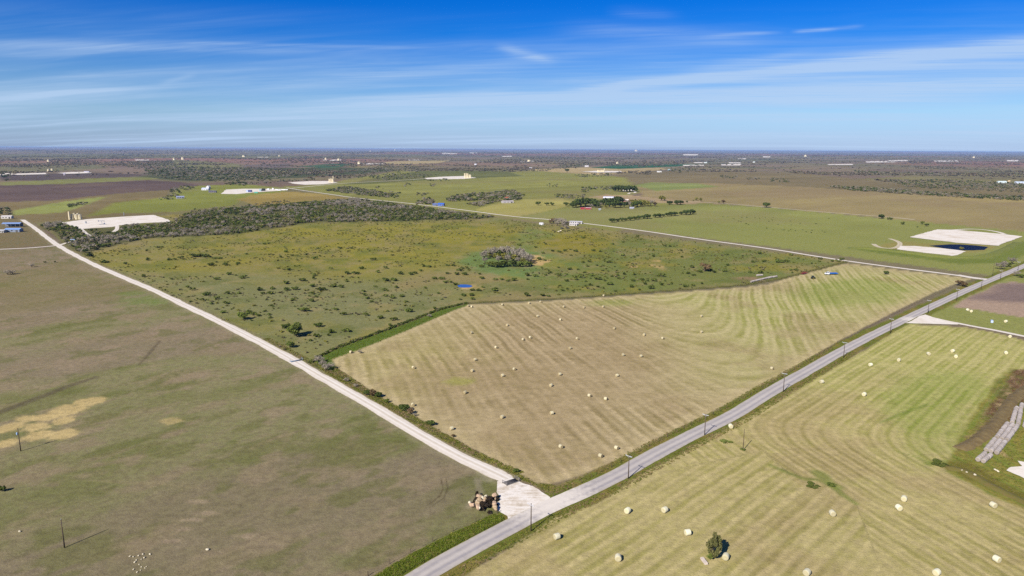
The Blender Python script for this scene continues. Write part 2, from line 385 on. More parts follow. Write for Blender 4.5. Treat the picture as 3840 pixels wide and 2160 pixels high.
paint(m * area([(0, 1040), (250, 985), (600, 1090), (400, 1120), (0, 1180)], 15, 10) * 0.5, (128, 116, 80), (118, 112, 70))
for cx_, cy_, rx_, ry_ in [(545, 1125, 75, 15), (500, 1100, 60, 9), (590, 1135, 40, 9)]: paint(spot(cx_, cy_, rx_, ry_, 0.5, 0.7) * 0.5, (106, 128, 58), (94, 116, 50))
for pts, hw, c, o in [([(525, 1365), (560, 1325), (600, 1278)], 0.9, (92, 82, 64), .6), ([(0, 1545), (150, 1490), (250, 1450), (360, 1415)], 1.8, (88, 76, 66), .6), ([(330, 1800), (520, 1812), (640, 1818), (760, 1830)], 0.7, (140, 128, 96), .45),
                      ([(380, 1455), (640, 1410), (900, 1375)], 0.8, (140, 126, 100), .35), ([(1655, 1800), (1662, 1830), (1648, 1862), (1610, 1890)], 0.22, (92, 82, 62), .7), ([(1672, 1798), (1680, 1830), (1664, 1868), (1620, 1897)], 0.22, (92, 82, 62), .7),
                      ([(1790, 1800), (1800, 1850), (1760, 1900)], 1.0, (150, 138, 122), .4), ([(1780, 1720), (1800, 1760), (1835, 1800)], 1.2, (158, 150, 130), .4)]:
    paint(stroke(pts, hw, hw * 0.7, hw * 0.6) * o, c)
for cx_, cy_, rx_, ry_, tl in [(338, 1506, 52, 16, 0), (250, 1540, 66, 24, 0), (180, 1563, 44, 16, 0), (107, 1570, 46, 12, 0), (242, 1577, 36, 15, 0), (137, 1602, 46, 18, 0), (35, 1602, 46, 22, 0), (236, 1628, 56, 20, 0), (146, 1633, 50, 18, 0), (25, 1662, 40, 18, 0), (640, 1579, 44, 12, 0)]:
    paint(spot(cx_, cy_, rx_, ry_, 0.26, 0.42) * (0.9 if cx_ < 600 else 0.6), (194, 173, 122), (176, 155, 106))
for cx_, cy_, rx_, ry_ in [(740, 1880, 34, 9), (775, 1925, 45, 9), (690, 1985, 26, 8), (720, 1950, 40, 6), (640, 2030, 30, 8), (930, 2010, 40, 10)]:
    paint(spot(cx_, cy_, rx_, ry_, 0.6, 0.8) * 0.6, (158, 140, 116))

m = area(SHRUB_PX, 1.6, 1.2)
paint(m, (132, 129, 84), (116, 116, 68))
paint(m * sstep(fbm(X, Y, 70, 4, 90), 0.47, 0.6) * 0.75, (144, 129, 92), (134, 121, 74))
yel = area([(440, 985), (800, 885), (1150, 845), (1600, 828), (1900, 832), (2250, 880), (2310, 905), (2100, 940), (1800, 932), (1720, 975), (1560, 1010), (1250, 1040), (900, 1025), (600, 1035)], 60, 34, 60)
paint(m * yel, (148, 137, 62), (116, 116, 52))
paint(m * yel * sstep(fbm(X, Y, 55, 4, 93), 0.5, 0.64) * 0.6, (136, 126, 76), (122, 116, 66))
paint(m * yel * sstep(fbm(X, Y, 30, 4, 94), 0.56, 0.68) * 0.6, (116, 120, 56), (104, 108, 50))
paint(m * area([(1700, 985), (1760, 945), (1880, 930), (2050, 945), (2180, 990), (2150, 1035), (1950, 1048), (1780, 1015)], 9, 10, 40) * 0.9, (112, 132, 76), (98, 120, 66))
paint(m * area([(2050, 1000), (2350, 890), (2700, 930), (3180, 980), (2940, 1045), (2500, 1090), (2100, 1119), (1950, 1060)], 14, 16, 50) * 0.8, (112, 120, 62), (100, 112, 54))
paint(m * area([(1940, 880), (1980, 850), (2090, 880), (2010, 940), (1930, 930)], 8, 8, 30) * 0.7, (114, 126, 72), (104, 118, 64))
paint(m * area([(2000, 905), (2180, 868), (2310, 905), (2260, 960), (2080, 945)], 12, 10, 30) * 0.8, (138, 128, 50), (122, 116, 46))
paint(m * sstep(fbm(X, Y, 40, 4, 97), 0.56, 0.68) * (1 - yel) * 0.55, (146, 134, 60), (132, 122, 54))
paint(m * area([(450, 1025), (960, 1020), (1500, 1080), (1720, 1130), (1240, 1300), (960, 1255), (700, 1130)], 16, 20, 60) * 0.45, (124, 124, 92), (112, 116, 76))
for cx_, cy_, rx_, ry_ in [(2005, 963, 32, 9), (2028, 978, 42, 7), (2018, 990, 22, 5), (2375, 1000, 18, 4), (2463, 979, 15, 4), (2478, 1003, 20, 5), (2443, 995, 12, 2.5), (1625, 1162, 12, 2.5), (1760, 1076, 44, 8), (1800, 1083, 16, 5)]:
    paint(spot(cx_, cy_, rx_, ry_, 0.22, 0.4), (192, 166, 112), (176, 148, 98))
paint(spot(2810, 1046, 60, 9, 0.3, 0.4), (150, 124, 96), (130, 112, 82))
paint(m * sstep(fbm(X, Y, 16, 4, 98), 0.56, 0.70) * 0.55, (150, 136, 96), (136, 124, 80))
paint(m * sstep(fbm(X, Y, 20, 4, 99), 0.57, 0.70) * 0.5, (98, 106, 56), (88, 98, 48))
# brush floor under the thicket
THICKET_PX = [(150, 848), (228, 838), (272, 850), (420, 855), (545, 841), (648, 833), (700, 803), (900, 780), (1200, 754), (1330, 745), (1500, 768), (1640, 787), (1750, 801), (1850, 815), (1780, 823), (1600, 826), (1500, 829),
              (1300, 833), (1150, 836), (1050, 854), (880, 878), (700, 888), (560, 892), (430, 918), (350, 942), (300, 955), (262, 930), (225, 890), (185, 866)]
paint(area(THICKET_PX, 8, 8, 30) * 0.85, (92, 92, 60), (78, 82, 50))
# green strip between the middle fence and the hay field
paint(area([(1165, 1362), (1240, 1314), (1400, 1257), (1560, 1198), (1650, 1161), (1752, 1139), (1760, 1144), (1700, 1166), (1560, 1227), (1400, 1292), (1300, 1332), (1250, 1346), (1262, 1378), (1330, 1430), (1280, 1432), (1200, 1385)], 1.2, 1.0), (96, 112, 46), (76, 96, 36))
paint(area([(1210, 1395), (1270, 1385), (1420, 1485), (1700, 1645), (1950, 1780), (2010, 1812), (2090, 1820), (2140, 1800), (2189, 1782), (2160, 1806), (2080, 1855), (1985, 1812), (1905, 1778), (1700, 1680), (1390, 1497)], 1.0, 0.8), (112, 112, 56), (140, 124, 86))
# long lines of rank grass along fences
paint(stroke(FENCE_MID_PX[5:], 2.0, 1.2, 0.8) * 0.85, (84, 86, 46), (70, 76, 38))

hay = area(HAY_PX, 0.8, 0.7, 12)
paint(hay, (182, 166, 126), (150, 136, 94))
right = area([(2380, 1090), (2760, 1400), (2880, 1440), (3660, 1060), (3180, 985), (2780, 1078)], 55, 25, 60)
paint(hay * right, (182, 173, 122), (150, 149, 84))
paint(hay * area([(1900, 1170), (2350, 1150), (2500, 1350), (2250, 1700), (2080, 1790), (1700, 1600), (1560, 1400)], 35, 25, 50) * 0.65, (170, 149, 116), (138, 120, 88))
paint(hay * area([(1290, 1335), (1500, 1270), (1800, 1230), (1800, 1330), (1560, 1420), (1420, 1470)], 25, 18, 40) * 0.6, (180, 166, 116), (150, 142, 84))
paint(hay * sstep(fbm(X, Y, 30, 4, 101), 0.54, 0.68) * 0.45, (158, 138, 104), (136, 122, 82))
paint(hay * area([(3000, 1060), (3250, 1040), (3420, 1070), (3300, 1140), (3080, 1140), (2980, 1100)], 14, 16, 30) * 0.65, (146, 152, 82), (126, 138, 64))
paint(hay * spot(1730, 1430, 55, 14, 0.5, 0.5) * 0.6, (150, 150, 70), (136, 140, 60))
paint(hay * spot(2300, 1135, 80, 12, 0.6, 0.6) * 0.55, (144, 148, 76), (126, 138, 62))
rim = hay * sstep(-poly_sd(X, Y, PA(HAY_PX)), 7.5, 2.0)
paint(rim * 0.55, (192, 174, 134), (170, 154, 112))

mown = area(MOWN_PX, 0.8, 0.8, 10)
paint(mown, (184, 170, 118), (150, 144, 82))
paint(mown * (1 - sstep(Y, 190, 270)) * 0.6, (178, 164, 116), (152, 142, 90))
paint(mown * sstep(fbm(X, Y, 34, 4, 111), 0.5, 0.66) * 0.6, (172, 154, 112), (146, 130, 88))
paint(mown * sstep(Y, 240, 330) * 0.55, (178, 174, 112), (150, 154, 80))
paint(mown * area([(3260, 1480), (3500, 1380), (3720, 1400), (3640, 1560), (3560, 1700), (3450, 1740), (3330, 1640)], 10, 12, 20) * 0.6, (150, 156, 84), (122, 138, 58))
for pts, hw in [([(2890, 1745), (2960, 1775), (3010, 1795), (3065, 1800), (3120, 1820), (3160, 1855), (3210, 1890)], 0.8), ([(3075, 1775), (3115, 1815), (3140, 1825)], 1.6), ([(3300, 1585), (3400, 1545), (3480, 1515)], 0.7), ([(3480, 1740), (3560, 1732)], 1.2), ([(3350, 1690), (3440, 1715), (3500, 1740)], .6)]:
    paint(mown * stroke(pts, hw, hw * 0.8, hw) * 0.6, (112, 128, 52), (96, 114, 42))
# rough corner with bare soil on the right
corner = area([(3782, 1395), (3740, 1425), (3690, 1500), (3630, 1590), (3585, 1680), (3555, 1735), (3540, 1765), (3600, 1800), (3700, 1850), (3840, 1905), (4400, 2100), (4400, 1420), (3900, 1380)], 1.0, 1.5, 10)
paint(corner, (118, 126, 56), (134, 124, 62))
paint(area([(3800, 1385), (3770, 1440), (3735, 1490), (3700, 1545), (3680, 1600), (3690, 1640), (3660, 1650), (3600, 1660), (3590, 1690), (3650, 1675), (3720, 1640), (3790, 1560), (3840, 1500), (4300, 1500), (4300, 1390)], 1.6, 2.5, 9), (118, 92, 70), (96, 74, 54))
gul = area([(3740, 1425), (3690, 1560), (3600, 1660), (3650, 1675), (3790, 1560), (4000, 1490), (4000, 1390), (3800, 1385)], 2, 2, 8)
paint(gul * sstep(fbm(X, Y, 5, 4, 160), 0.5, 0.62) * 0.75, (110, 116, 58), (98, 98, 50))
paint(gul * sstep(fbm(X, Y, 3, 3, 161), 0.58, 0.7) * 0.6, (158, 134, 100), (140, 116, 86))
paint(corner * area([(3560, 1740), (3640, 1735), (3720, 1790), (3840, 1850), (4300, 2010), (3840, 1890), (3640, 1800)], 1.5, 3, 9) * 0.7, (112, 96, 50), (92, 92, 40))
for cx_, cy_, rx_, ry_ in [(3740, 1690, 12, 22), (3800, 1480, 25, 8), (3760, 1520, 20, 7)]: paint(spot(cx_, cy_, rx_, ry_, 0.4, 0.5) * 0.8, (168, 146, 108))
# green verges of the paved road
pv = PA(PAVED_PX)
vd = line_d(X, Y, pv) + (fbm(X, Y, 9, 3, 120) - 0.5) * 3.0
vm_ = (1 - sstep(vd, 6.2, 8.0)) * (1 - hay) * (1 - mown)
nearv = (vd < 40)
paint(vm_, (112, 116, 52), (92, 100, 40))
paint(vm_ * sstep(fbm(X, Y, 7, 3, 122), 0.5, 0.62) * 0.7, (134, 118, 66), (120, 106, 56))
paint(area([(1380, 2175), (1520, 2088), (1700, 1998), (1852, 1927), (1893, 1938), (1893, 1962), (1700, 2060), (1560, 2132), (1490, 2172)], 0.8, 0.8, 6), (98, 104, 38), (74, 84, 28))
gv = PA(GRAVEL_PX)
gd = line_d(X, Y, gv) + (fbm(X, Y, 6, 3, 130) - 0.5) * 2.5
paint((1 - sstep(gd, 3.4, 6.5)) * 0.45, (158, 148, 122), (132, 128, 86))
# pond surroundings
paint(area([(3170, 930), (3360, 935), (3480, 962), (3600, 972), (3720, 966), (3790, 930), (3850, 900), (3900, 930), (3780, 985), (3600, 990), (3330, 955)], 3, 4, 12) * 0.75, (108, 120, 54), (92, 106, 44))
paint(area([(3280, 925), (3360, 905), (3480, 912), (3560, 915), (3700, 912), (3740, 928), (3680, 944), (3600, 948), (3380, 938)], 2, 2, 10) * 0.8, (150, 138, 86), (132, 124, 66))

# --- stripes left by the mower
def hw_lines(p1a, p1b, p2a, p2b, fold, k):
    """rows parallel to one edge that bend round to run parallel to another"""
    a, b = P(*p1a), P(*p1b); n1 = Vector((-(b - a).y, (b - a).x)).normalized()
    c, d = P(*p2a), P(*p2b); n2 = Vector((-(d - c).y, (d - c).x)).normalized()
    f = P(*fold)
    if n1.dot(Vector((f.x - a.x, f.y - a.y))) < 0: n1 = -n1
    if n2.dot(Vector((f.x - c.x, f.y - c.y))) < 0: n2 = -n2
    s1 = (X - f.x) * n1.x + (Y - f.y) * n1.y; s2 = (X - f.x) * n2.x + (Y - f.y) * n2.y
    h = np.clip(0.5 + 0.5 * (s2 - s1) / k, 0, 1)
    return s2 * (1 - h) + s1 * h - k * h * (1 - h)
wob = (fbm(X, Y, 40, 2, 140) - 0.5) * 3
s_hay = hw_lines((2404, 1382), (2143, 1214), (2890, 1180), (2866, 1096), (2560, 1185), 70) + wob * 1.5
s_mown = hw_lines((2430, 1718), (3338, 1224), (3560, 1740), (3840, 1880), (3780, 1700), 16) + wob * 0.6
ra, rb = P(2430, 1718), P(3338, 1224); rd = (rb - ra).normalized()
s_road = -(X - ra.x) * rd.y + (Y - ra.y) * rd.x + wob * 0.6
lower = poly_sd(X, Y, PA([(1200, 2600), (1100, 2300), (1900, 1900), (2860, 1690), (2960, 1775), (3065, 1800), (3160, 1855), (3210, 1890), (3330, 2200), (3420, 2600)])) < 0
s_mown = np.where(lower, s_road, s_mown)
hm = hay > 0.5; mm = mown > 0.5
S[hm] = s_hay[hm] / 1.45; S[mm] = s_mown[mm]
ha = fbm(X, Y, 60, 3, 150)
AMT[:] = hay * (0.30 + 0.70 * sstep(ha, 0.36, 0.64)) * (0.7 + 0.7 * right) + mown * 0.55

# ------------------------------------------------------------------ ground material and meshes
gm, t, b = material('ground_soil_and_grass')
oc = obj_co(t)
ca_ = t.add('ShaderNodeAttribute', attribute_name='col').outputs['Color']; aa_ = t.add('ShaderNodeAttribute', attribute_name='alt').outputs['Color']
s_ = t.add('ShaderNodeAttribute', attribute_name='row').outputs['Fac']; am_ = t.add('ShaderNodeAttribute', attribute_name='amt').outputs['Fac']
nA = t.noise(oc, 1.6, 6, 0.72); nB = t.noise(oc, 0.16, 4, 0.6); nC = t.noise(oc, 0.035, 4, 0.6); nD = t.noise(oc, 0.45, 4, 0.7)
def wave(period, jit):
    return t.m('SINE', t.m('ADD', t.m('MULTIPLY', s_, 2 * math.pi / period), t.m('MULTIPLY', nB, jit)))
w1 = wave(6.1, 2.6); w2 = wave(2.75, 3.0); w3 = wave(13.0, 4.0)
wv = t.m('ADD', t.m('MULTIPLY', w1, 0.5), t.m('ADD', t.m('MULTIPLY', w2, 0.5), t.m('MULTIPLY', w3, 0.12)))
patch = t.smooth(nC, 0.3, 0.7)
wv = t.m('MULTIPLY', t.m('MULTIPLY', wv, am_), t.m('ADD', t.m('MULTIPLY', patch, 1.1), 0.35))
fac = t.m('ADD', t.m('ADD', t.m('ADD', t.m('MULTIPLY', t.m('SUBTRACT', nD, 0.5), 1.6), t.m('MULTIPLY', t.m('SUBTRACT', nA, 0.5), 1.3)), t.m('MULTIPLY', t.m('SUBTRACT', nB, 0.5), 1.6)), t.m('ADD', wv, t.m('ADD', t.m('MULTIPLY', t.m('SUBTRACT', nC, 0.5), 1.1), 0.42)), clamp=True)
base = t.mix(fac, ca_, aa_)
gr = t.m('ADD', 0.45, t.m('ADD', t.m('MULTIPLY', t.noise(oc, 2.4, 5, 0.8), 0.60), t.m('MULTIPLY', t.smooth(nD, 0.25, 0.75), 0.50)))
cg = t.add('ShaderNodeCombineXYZ')
for i in range(3): t.l.new(gr, cg.inputs[i])
t.put(b.inputs['Base Color'], t.mix(1.0, base, cg.outputs[0], 'MULTIPLY'))
b.inputs['Roughness'].default_value = 1.0; b.inputs['Specular IOR Level'].default_value = 0.0
bump = t.add('ShaderNodeBump'); bump.inputs['Strength'].default_value = 0.55; bump.inputs['Distance'].default_value = 0.35
t.put(bump.inputs['Height'], t.m('ADD', nA, t.m('MULTIPLY', wv, 0.35))); t.l.new(bump.outputs[0], b.inputs['Normal'])

Z = terrain(X, Y)
V = np.stack([X, Y, Z], 1)
i0 = (np.arange(NR - 1)[:, None] * NC + np.arange(NC - 1)[None, :]).ravel()
quads = np.stack([i0, i0 + 1, i0 + NC + 1, i0 + NC], 1)
cxy = V[quads].mean(1)
reg = np.zeros(len(quads), int)
for k, pts in enumerate([LEFT_PX, SHRUB_PX, HAY_PX, MOWN_PX], 1):
    pa = PA(pts); lo, hi = pa.min(0), pa.max(0)
    idx = np.where((cxy[:, 0] > lo[0]) & (cxy[:, 0] < hi[0]) & (cxy[:, 1] > lo[1]) & (cxy[:, 1] < hi[1]))[0]
    ins = poly_sd(cxy[idx, 0], cxy[idx, 1], pa) < 0
    reg[idx[ins]] = k
for k, nm in enumerate(['farmland', 'grazed_pasture', 'shrub_pasture', 'hay_field', 'mown_field']):
    q = quads[reg == k]
    used, inv = np.unique(q, return_inverse=True)
    me = mesh_np(nm, V[used], inv.reshape(q.shape), True)
    one = np.ones((len(used), 1))
    fattr(me, 'col', np.concatenate([C[used], one], 1), 'FLOAT_COLOR'); fattr(me, 'alt', np.concatenate([A[used], one], 1), 'FLOAT_COLOR')
    fattr(me, 'row', S[used]); fattr(me, 'amt', AMT[used])
    put(nm, me, gm, kind='structure')
# the wide ground sheet under everything, out past the horizon
me = mesh_np('ground', [(-69000, -29000, -0.6), (69000, -29000, -0.6), (69000, 62000, -0.6), (-69000, 62000, -0.6)], [(0, 1, 2, 3)])
for nm_, c_ in (('col', alb(118, 112, 80)), ('alt', alb(104, 102, 64))): fattr(me, nm_, [(*c_, 1)] * 4, 'FLOAT_COLOR')
fattr(me, 'row', [0] * 4); fattr(me, 'amt', [0] * 4)
put('ground', me, gm, kind='structure')
# ground in front of and below the camera, outside the frame
me = mesh_np('near_ground', [(-400, -150, 0), (400, -150, 0), (96, 85, 0), (-96, 85, 0)], [(0, 1, 2, 3)])
for nm_, c_ in (('col', alb(118, 110, 78)), ('alt', alb(104, 102, 62))): fattr(me, nm_, [(*c_, 1)] * 4, 'FLOAT_COLOR')
fattr(me, 'row', [0] * 4); fattr(me, 'amt', [0] * 4)
put('near_ground', me, gm, kind='structure')

# ------------------------------------------------------------------ roads, tracks and caliche pads
def road_mat(name, c, c2, dark_tracks, edge_c, dust=()):
    m, t, b = material(name); oc = obj_co(t)
    u = t.add('ShaderNodeAttribute', attribute_name='across').outputs['Fac']
    n = t.noise(oc, 0.5, 6, 0.7); n2 = t.noise(oc, 0.09, 4, 0.6)
    base = t.mix(t.smooth(t.m('ADD', t.m('MULTIPLY', n, 0.6), t.m('MULTIPLY', n2, 0.4)), 0.3, 0.7), alb(*c), alb(*c2))
    for off, amt, c3, wd in dark_tracks:
        g = t.m('SUBTRACT', 1.0, t.smooth(t.m('ABSOLUTE', t.m('SUBTRACT', t.m('ADD', u, t.m('MULTIPLY', t.m('SUBTRACT', n2, 0.5), 0.12)), off)), wd * 0.3, wd))
        base = t.mix(t.m('MULTIPLY', g, t.m('MULTIPLY', t.m('ADD', n, 0.4), amt)), base, alb(*c3))
    e = t.smooth(t.m('ADD', t.m('ABSOLUTE', u), t.m('MULTIPLY', t.m('SUBTRACT', n, 0.5), 0.5)), 0.86, 1.02)
    base = t.mix(t.m('MULTIPLY', e, 0.75), base, alb(*edge_c))
    for (jx, jy), rad in dust:      # caliche dragged onto the asphalt where gravel roads join
        j = P(jx, jy); dd = t.vm('DISTANCE', oc, (j.x, j.y, 0.1))
        g = t.m('SUBTRACT', 1.0, t.smooth(t.m('ADD', dd, t.m('MULTIPLY', t.m('SUBTRACT', n, 0.5), rad * 0.9)), rad * 0.15, rad * 0.75))
        base = t.mix(t.m('MULTIPLY', g, 0.8), base, alb(228, 219, 207))
    t.put(b.inputs['Base Color'], base)
    bump = t.add('ShaderNodeBump'); bump.inputs['Strength'].default_value = 0.3; bump.inputs['Distance'].default_value = 0.1
    t.put(bump.inputs['Height'], n); t.l.new(bump.outputs[0], b.inputs['Normal'])
    return m
asphalt = road_mat('worn_asphalt', (188, 180, 174), (168, 161, 156), [(-0.42, 0.5, (152, 147, 150), 0.2), (0.40, 0.65, (144, 140, 146), 0.2), (0.0, 0.4, (206, 198, 190), 0.22)], (168, 158, 124), [((2040, 1868), 26), ((3430, 1200), 14)])
gravel = road_mat('white_caliche_gravel', (226, 217, 205), (208, 197, 182), [(-0.35, 0.4, (242, 236, 228), 0.22), (0.35, 0.6, (242, 236, 228), 0.22), (0.0, 0.55, (196, 184, 164), 0.2)], (170, 158, 128))
track = road_mat('dusty_track', (206, 194, 170), (188, 176, 148), [(0.0, 0.45, (160, 150, 112), 0.3)], (150, 140, 100))

def resample(pts, step):
    out_ = [pts[0]]
    for a, b2 in zip(pts[:-1], pts[1:]):
        n = max(1, int((b2 - a).length / step))
        for i in range(1, n + 1): out_.append(a.lerp(b2, i / n))
    return out_
def smooth_line(pts, it=3):
    for _ in range(it):
        q = [pts[0]]
        for a, b2 in zip(pts[:-1], pts[1:]): q += [a.lerp(b2, 0.25), a.lerp(b2, 0.75)]
        pts = q + [pts[-1]]
    return pts
def road(name, px, width, mat, z=0.05, step=None, jit=0.35, width2=None):
    line = resample(smooth_line(PL(px), 2), step or 2.5)
    n = len(line); us = (-1, -0.6, -0.2, 0.2, 0.6, 1); vs, ac = [], []
    ph = random.random() * 100
    for i, p in enumerate(line):
        tn = (line[min(i + 1, n - 1)] - line[max(i - 1, 0)]).normalized(); nn = Vector((tn.y, -tn.x, 0))
        w = width + ((width2 or width) - width) * i / (n - 1)
        jl = (float(fbm(np.array([i * 0.21 + ph]), np.array([0.0]), 1, 3)[0]) - 0.5) * 2 * jit; jr = (float(fbm(np.array([i * 0.21]), np.array([ph]), 1, 3)[0]) - 0.5) * 2 * jit
        for u in us:
            off = u * w / 2 + (jl if u == -1 else jr if u == 1 else 0)
            vs.append((p.x + nn.x * off, p.y + nn.y * off, z + 0.06 * (1 - u * u))); ac.append(u)
    fs = [(i * 6 + j, i * 6 + j + 1, (i + 1) * 6 + j + 1, (i + 1) * 6 + j) for i in range(n - 1) for j in range(5)]
    fs = [f[::-1] for f in fs]
    me = mesh_np(name, vs, fs, True); fattr(me, 'across', ac)
    if me.polygons[0].normal.z < 0: me.flip_normals()
    return put(name, me, mat, kind='structure')
def sheet(name, px, mat, z=0.05, jit=0.5, step=2.0, kind='structure'):
    pts = PL(px); pts = resample(pts + [pts[0]], step)[:-1]
    bm = bmesh.new()
    xs = np.array([p.x for p in pts]); ys = np.array([p.y for p in pts])
    jx = (fbm(xs, ys, 5, 3, 300) - 0.5) * 2 * jit; jy = (fbm(xs, ys, 5, 3, 301) - 0.5) * 2 * jit
    vs = [bm.verts.new((x + a, y + b2, z)) for x, y, a, b2 in zip(xs, ys, jx, jy)]
    f = bm.faces.new(vs); f.normal_update()
    if f.normal.z < 0: f.normal_flip()
    bmesh.ops.triangulate(bm, faces=bm.faces[:])
    me = bpy.data.meshes.new(name); bm.to_mesh(me); bm.free()
    return put(name, me, mat, kind=kind)

road('paved_road', PAVED_PX, 6.6, asphalt, 0.10, jit=0.3)
road('gravel_road', GRAVEL_PX, 5.8, gravel, 0.06, jit=0.8)
road('gravel_side_road', [(212, 921), (149, 927), (60, 933), (-300, 945)], 4.6, gravel, 0.05)
road('gravel_entrance', [(216, 921), (240, 914), (272, 903)], 4.0, gravel, 0.045)
road('upper_gravel_road', [(3708, 1050), (3560, 1028), (3330, 1000), (3100, 968), (2880, 931), (2620, 897), (2464, 873), (2328, 854), (2178, 836), (2050, 822), (1920, 812), (1760, 790), (1560, 765), (1400, 749), (1314, 740), (1250, 730), (1184, 721), (1102, 709), (1075, 704)], 5.0, gravel, 0.07, step=8)
road('north_gravel_road', [(1095, 706), (1180, 697), (1280, 688), (1416, 680), (1525, 675), (1590, 670)], 6, gravel, 0.05, step=15)
road('farm_driveway', [(2500, 756), (2560, 757), (2614, 757), (2723, 763), (2859, 775), (3049, 792), (3260, 808), (3380, 818), (3430, 824)], 5.0, track, 0.05, step=8)
road('house_driveway', [(2355, 727), (2364, 722), (2380, 724), (2384, 718), (2366, 714), (2362, 709)], 6, gravel, 0.05, step=6)
road('caliche_drive', [(3580, 1210), (3650, 1224), (3719, 1236), (3840, 1261), (4100, 1310)], 3.6, gravel, 0.06)
road('well_track', [(302, 855), (315, 868), (330, 880), (348, 887)], 3.5, gravel, 0.05)
road('well_track_spur', [(438, 846), (441, 858), (428, 869)], 5.0, gravel, 0.05)
for px in ([(3700, 1048), (3640, 1041), (3590, 1031)],): road('gravel_mouth', px, 9, gravel, 0.085, width2=6)

cal, t, b = material('white_caliche_pad'); oc = obj_co(t)
n = t.noise(oc, 0.06, 5, 0.65); n2 = t.noise(oc, 0.5, 5, 0.7)
cc = t.ramp(t.m('ADD', t.m('MULTIPLY', n, 0.7), t.m('MULTIPLY', n2, 0.3)), [(0.26, alb(170, 156, 130)), (0.38, alb(212, 199, 180)), (0.55, alb(232, 224, 213)), (0.72, alb(206, 194, 178)), (0.85, alb(186, 174, 152))])
t.put(b.inputs['Base Color'], cc)
apm, t, b = material('apron_gravel'); oc = obj_co(t); n = t.noise(oc, 0.22, 5, 0.65); n2 = t.noise(oc, 1.4, 5, 0.75); rot_ = t.add('ShaderNodeMapping'); t.l.new(oc, rot_.inputs[0]); rot_.inputs['Rotation'].default_value = (0, 0, R(35)); rot_.inputs['Scale'].default_value = (0.07, 0.75, 1); n3 = t.noise(rot_.outputs[0], 1.0, 4, 0.6)
cc = t.ramp(t.m('ADD', t.m('MULTIPLY', n, 0.45), t.m('ADD', t.m('MULTIPLY', n2, 0.2), t.m('MULTIPLY', n3, 0.35))), [(0.36, alb(172, 158, 136)), (0.46, alb(212, 200, 184)), (0.54, alb(234, 227, 218)), (0.63, alb(192, 180, 164))])
t.put(b.inputs['Base Color'], cc)
sheet('gravel_apron', [(1866, 1806), (1903, 1780), (1930, 1800), (1990, 1818), (2066, 1867), (2055, 1900), (1985, 1938), (1905, 1965), (1893, 1935), (1862, 1918), (1868, 1850)], apm, 0.075, 1.1, 0.6)
sheet('caliche_pad', [(223, 836), (326, 822), (470, 812), (575, 806), (620, 820), (645, 832), (544, 836), (449, 845), (421, 851), (302, 859), (272, 848)], cal, 0.12, 1.5, 6)
sheet('caliche_pad', [(830, 727), (847, 711), (912, 708), (980, 708), (1075, 709), (1075, 713), (994, 719), (926, 724), (885, 728)], cal, 0.15, 4, 15)
sheet('caliche_pad', [(1080, 684), (1160, 679), (1238, 679), (1268, 685), (1211, 691), (1143, 693), (1095, 688)], cal, 0.15, 4, 15)
sheet('caliche_pad', [(1590, 668), (1650, 663), (1742, 660), (1786, 667), (1740, 671), (1688, 672), (1601, 672)], cal, 0.15, 4, 15)
sheet('caliche_pad', [(3409, 890), (3514, 861), (3588, 863), (3690, 872), (3756, 878), (3834, 887), (3782, 906), (3741, 922), (3588, 911)], cal, 0.3, 1.5, 5)
road('pad_track', [(3574, 862), (3640, 858), (3700, 862), (3745, 870), (3768, 878)], 5, gravel, 0.06, step=6)
sheet('pond_bank', [(3361, 935), (3379, 922), (3430, 923), (3476, 926), (3540, 932), (3588, 937), (3622, 943), (3590, 956), (3573, 960), (3520, 953), (3476, 949), (3420, 942)], cal, 0.10, 1.5, 4)
road('bank_track', [(3275, 915), (3290, 925), (3312, 930), (3345, 932), (3370, 925), (3378, 912), (3360, 902), (3336, 895)], 5.0, track, 0.06, step=5)
sheet('drive_apron', [(3396, 1212), (3420, 1203), (3452, 1184), (3470, 1180), (3500, 1190), (3551, 1202), (3600, 1212), (3590, 1217), (3540, 1216), (3480, 1214), (3430, 1213)], cal, 0.075, 0.4, 1.5)
sheet('caliche_pad', [(3775, 1765), (3790, 1752), (3830, 1748), (3815, 1728), (3860, 1735), (4000, 1760), (4000, 1830), (3850, 1800), (3820, 1785)], cal, 0.06, 0.5, 1)
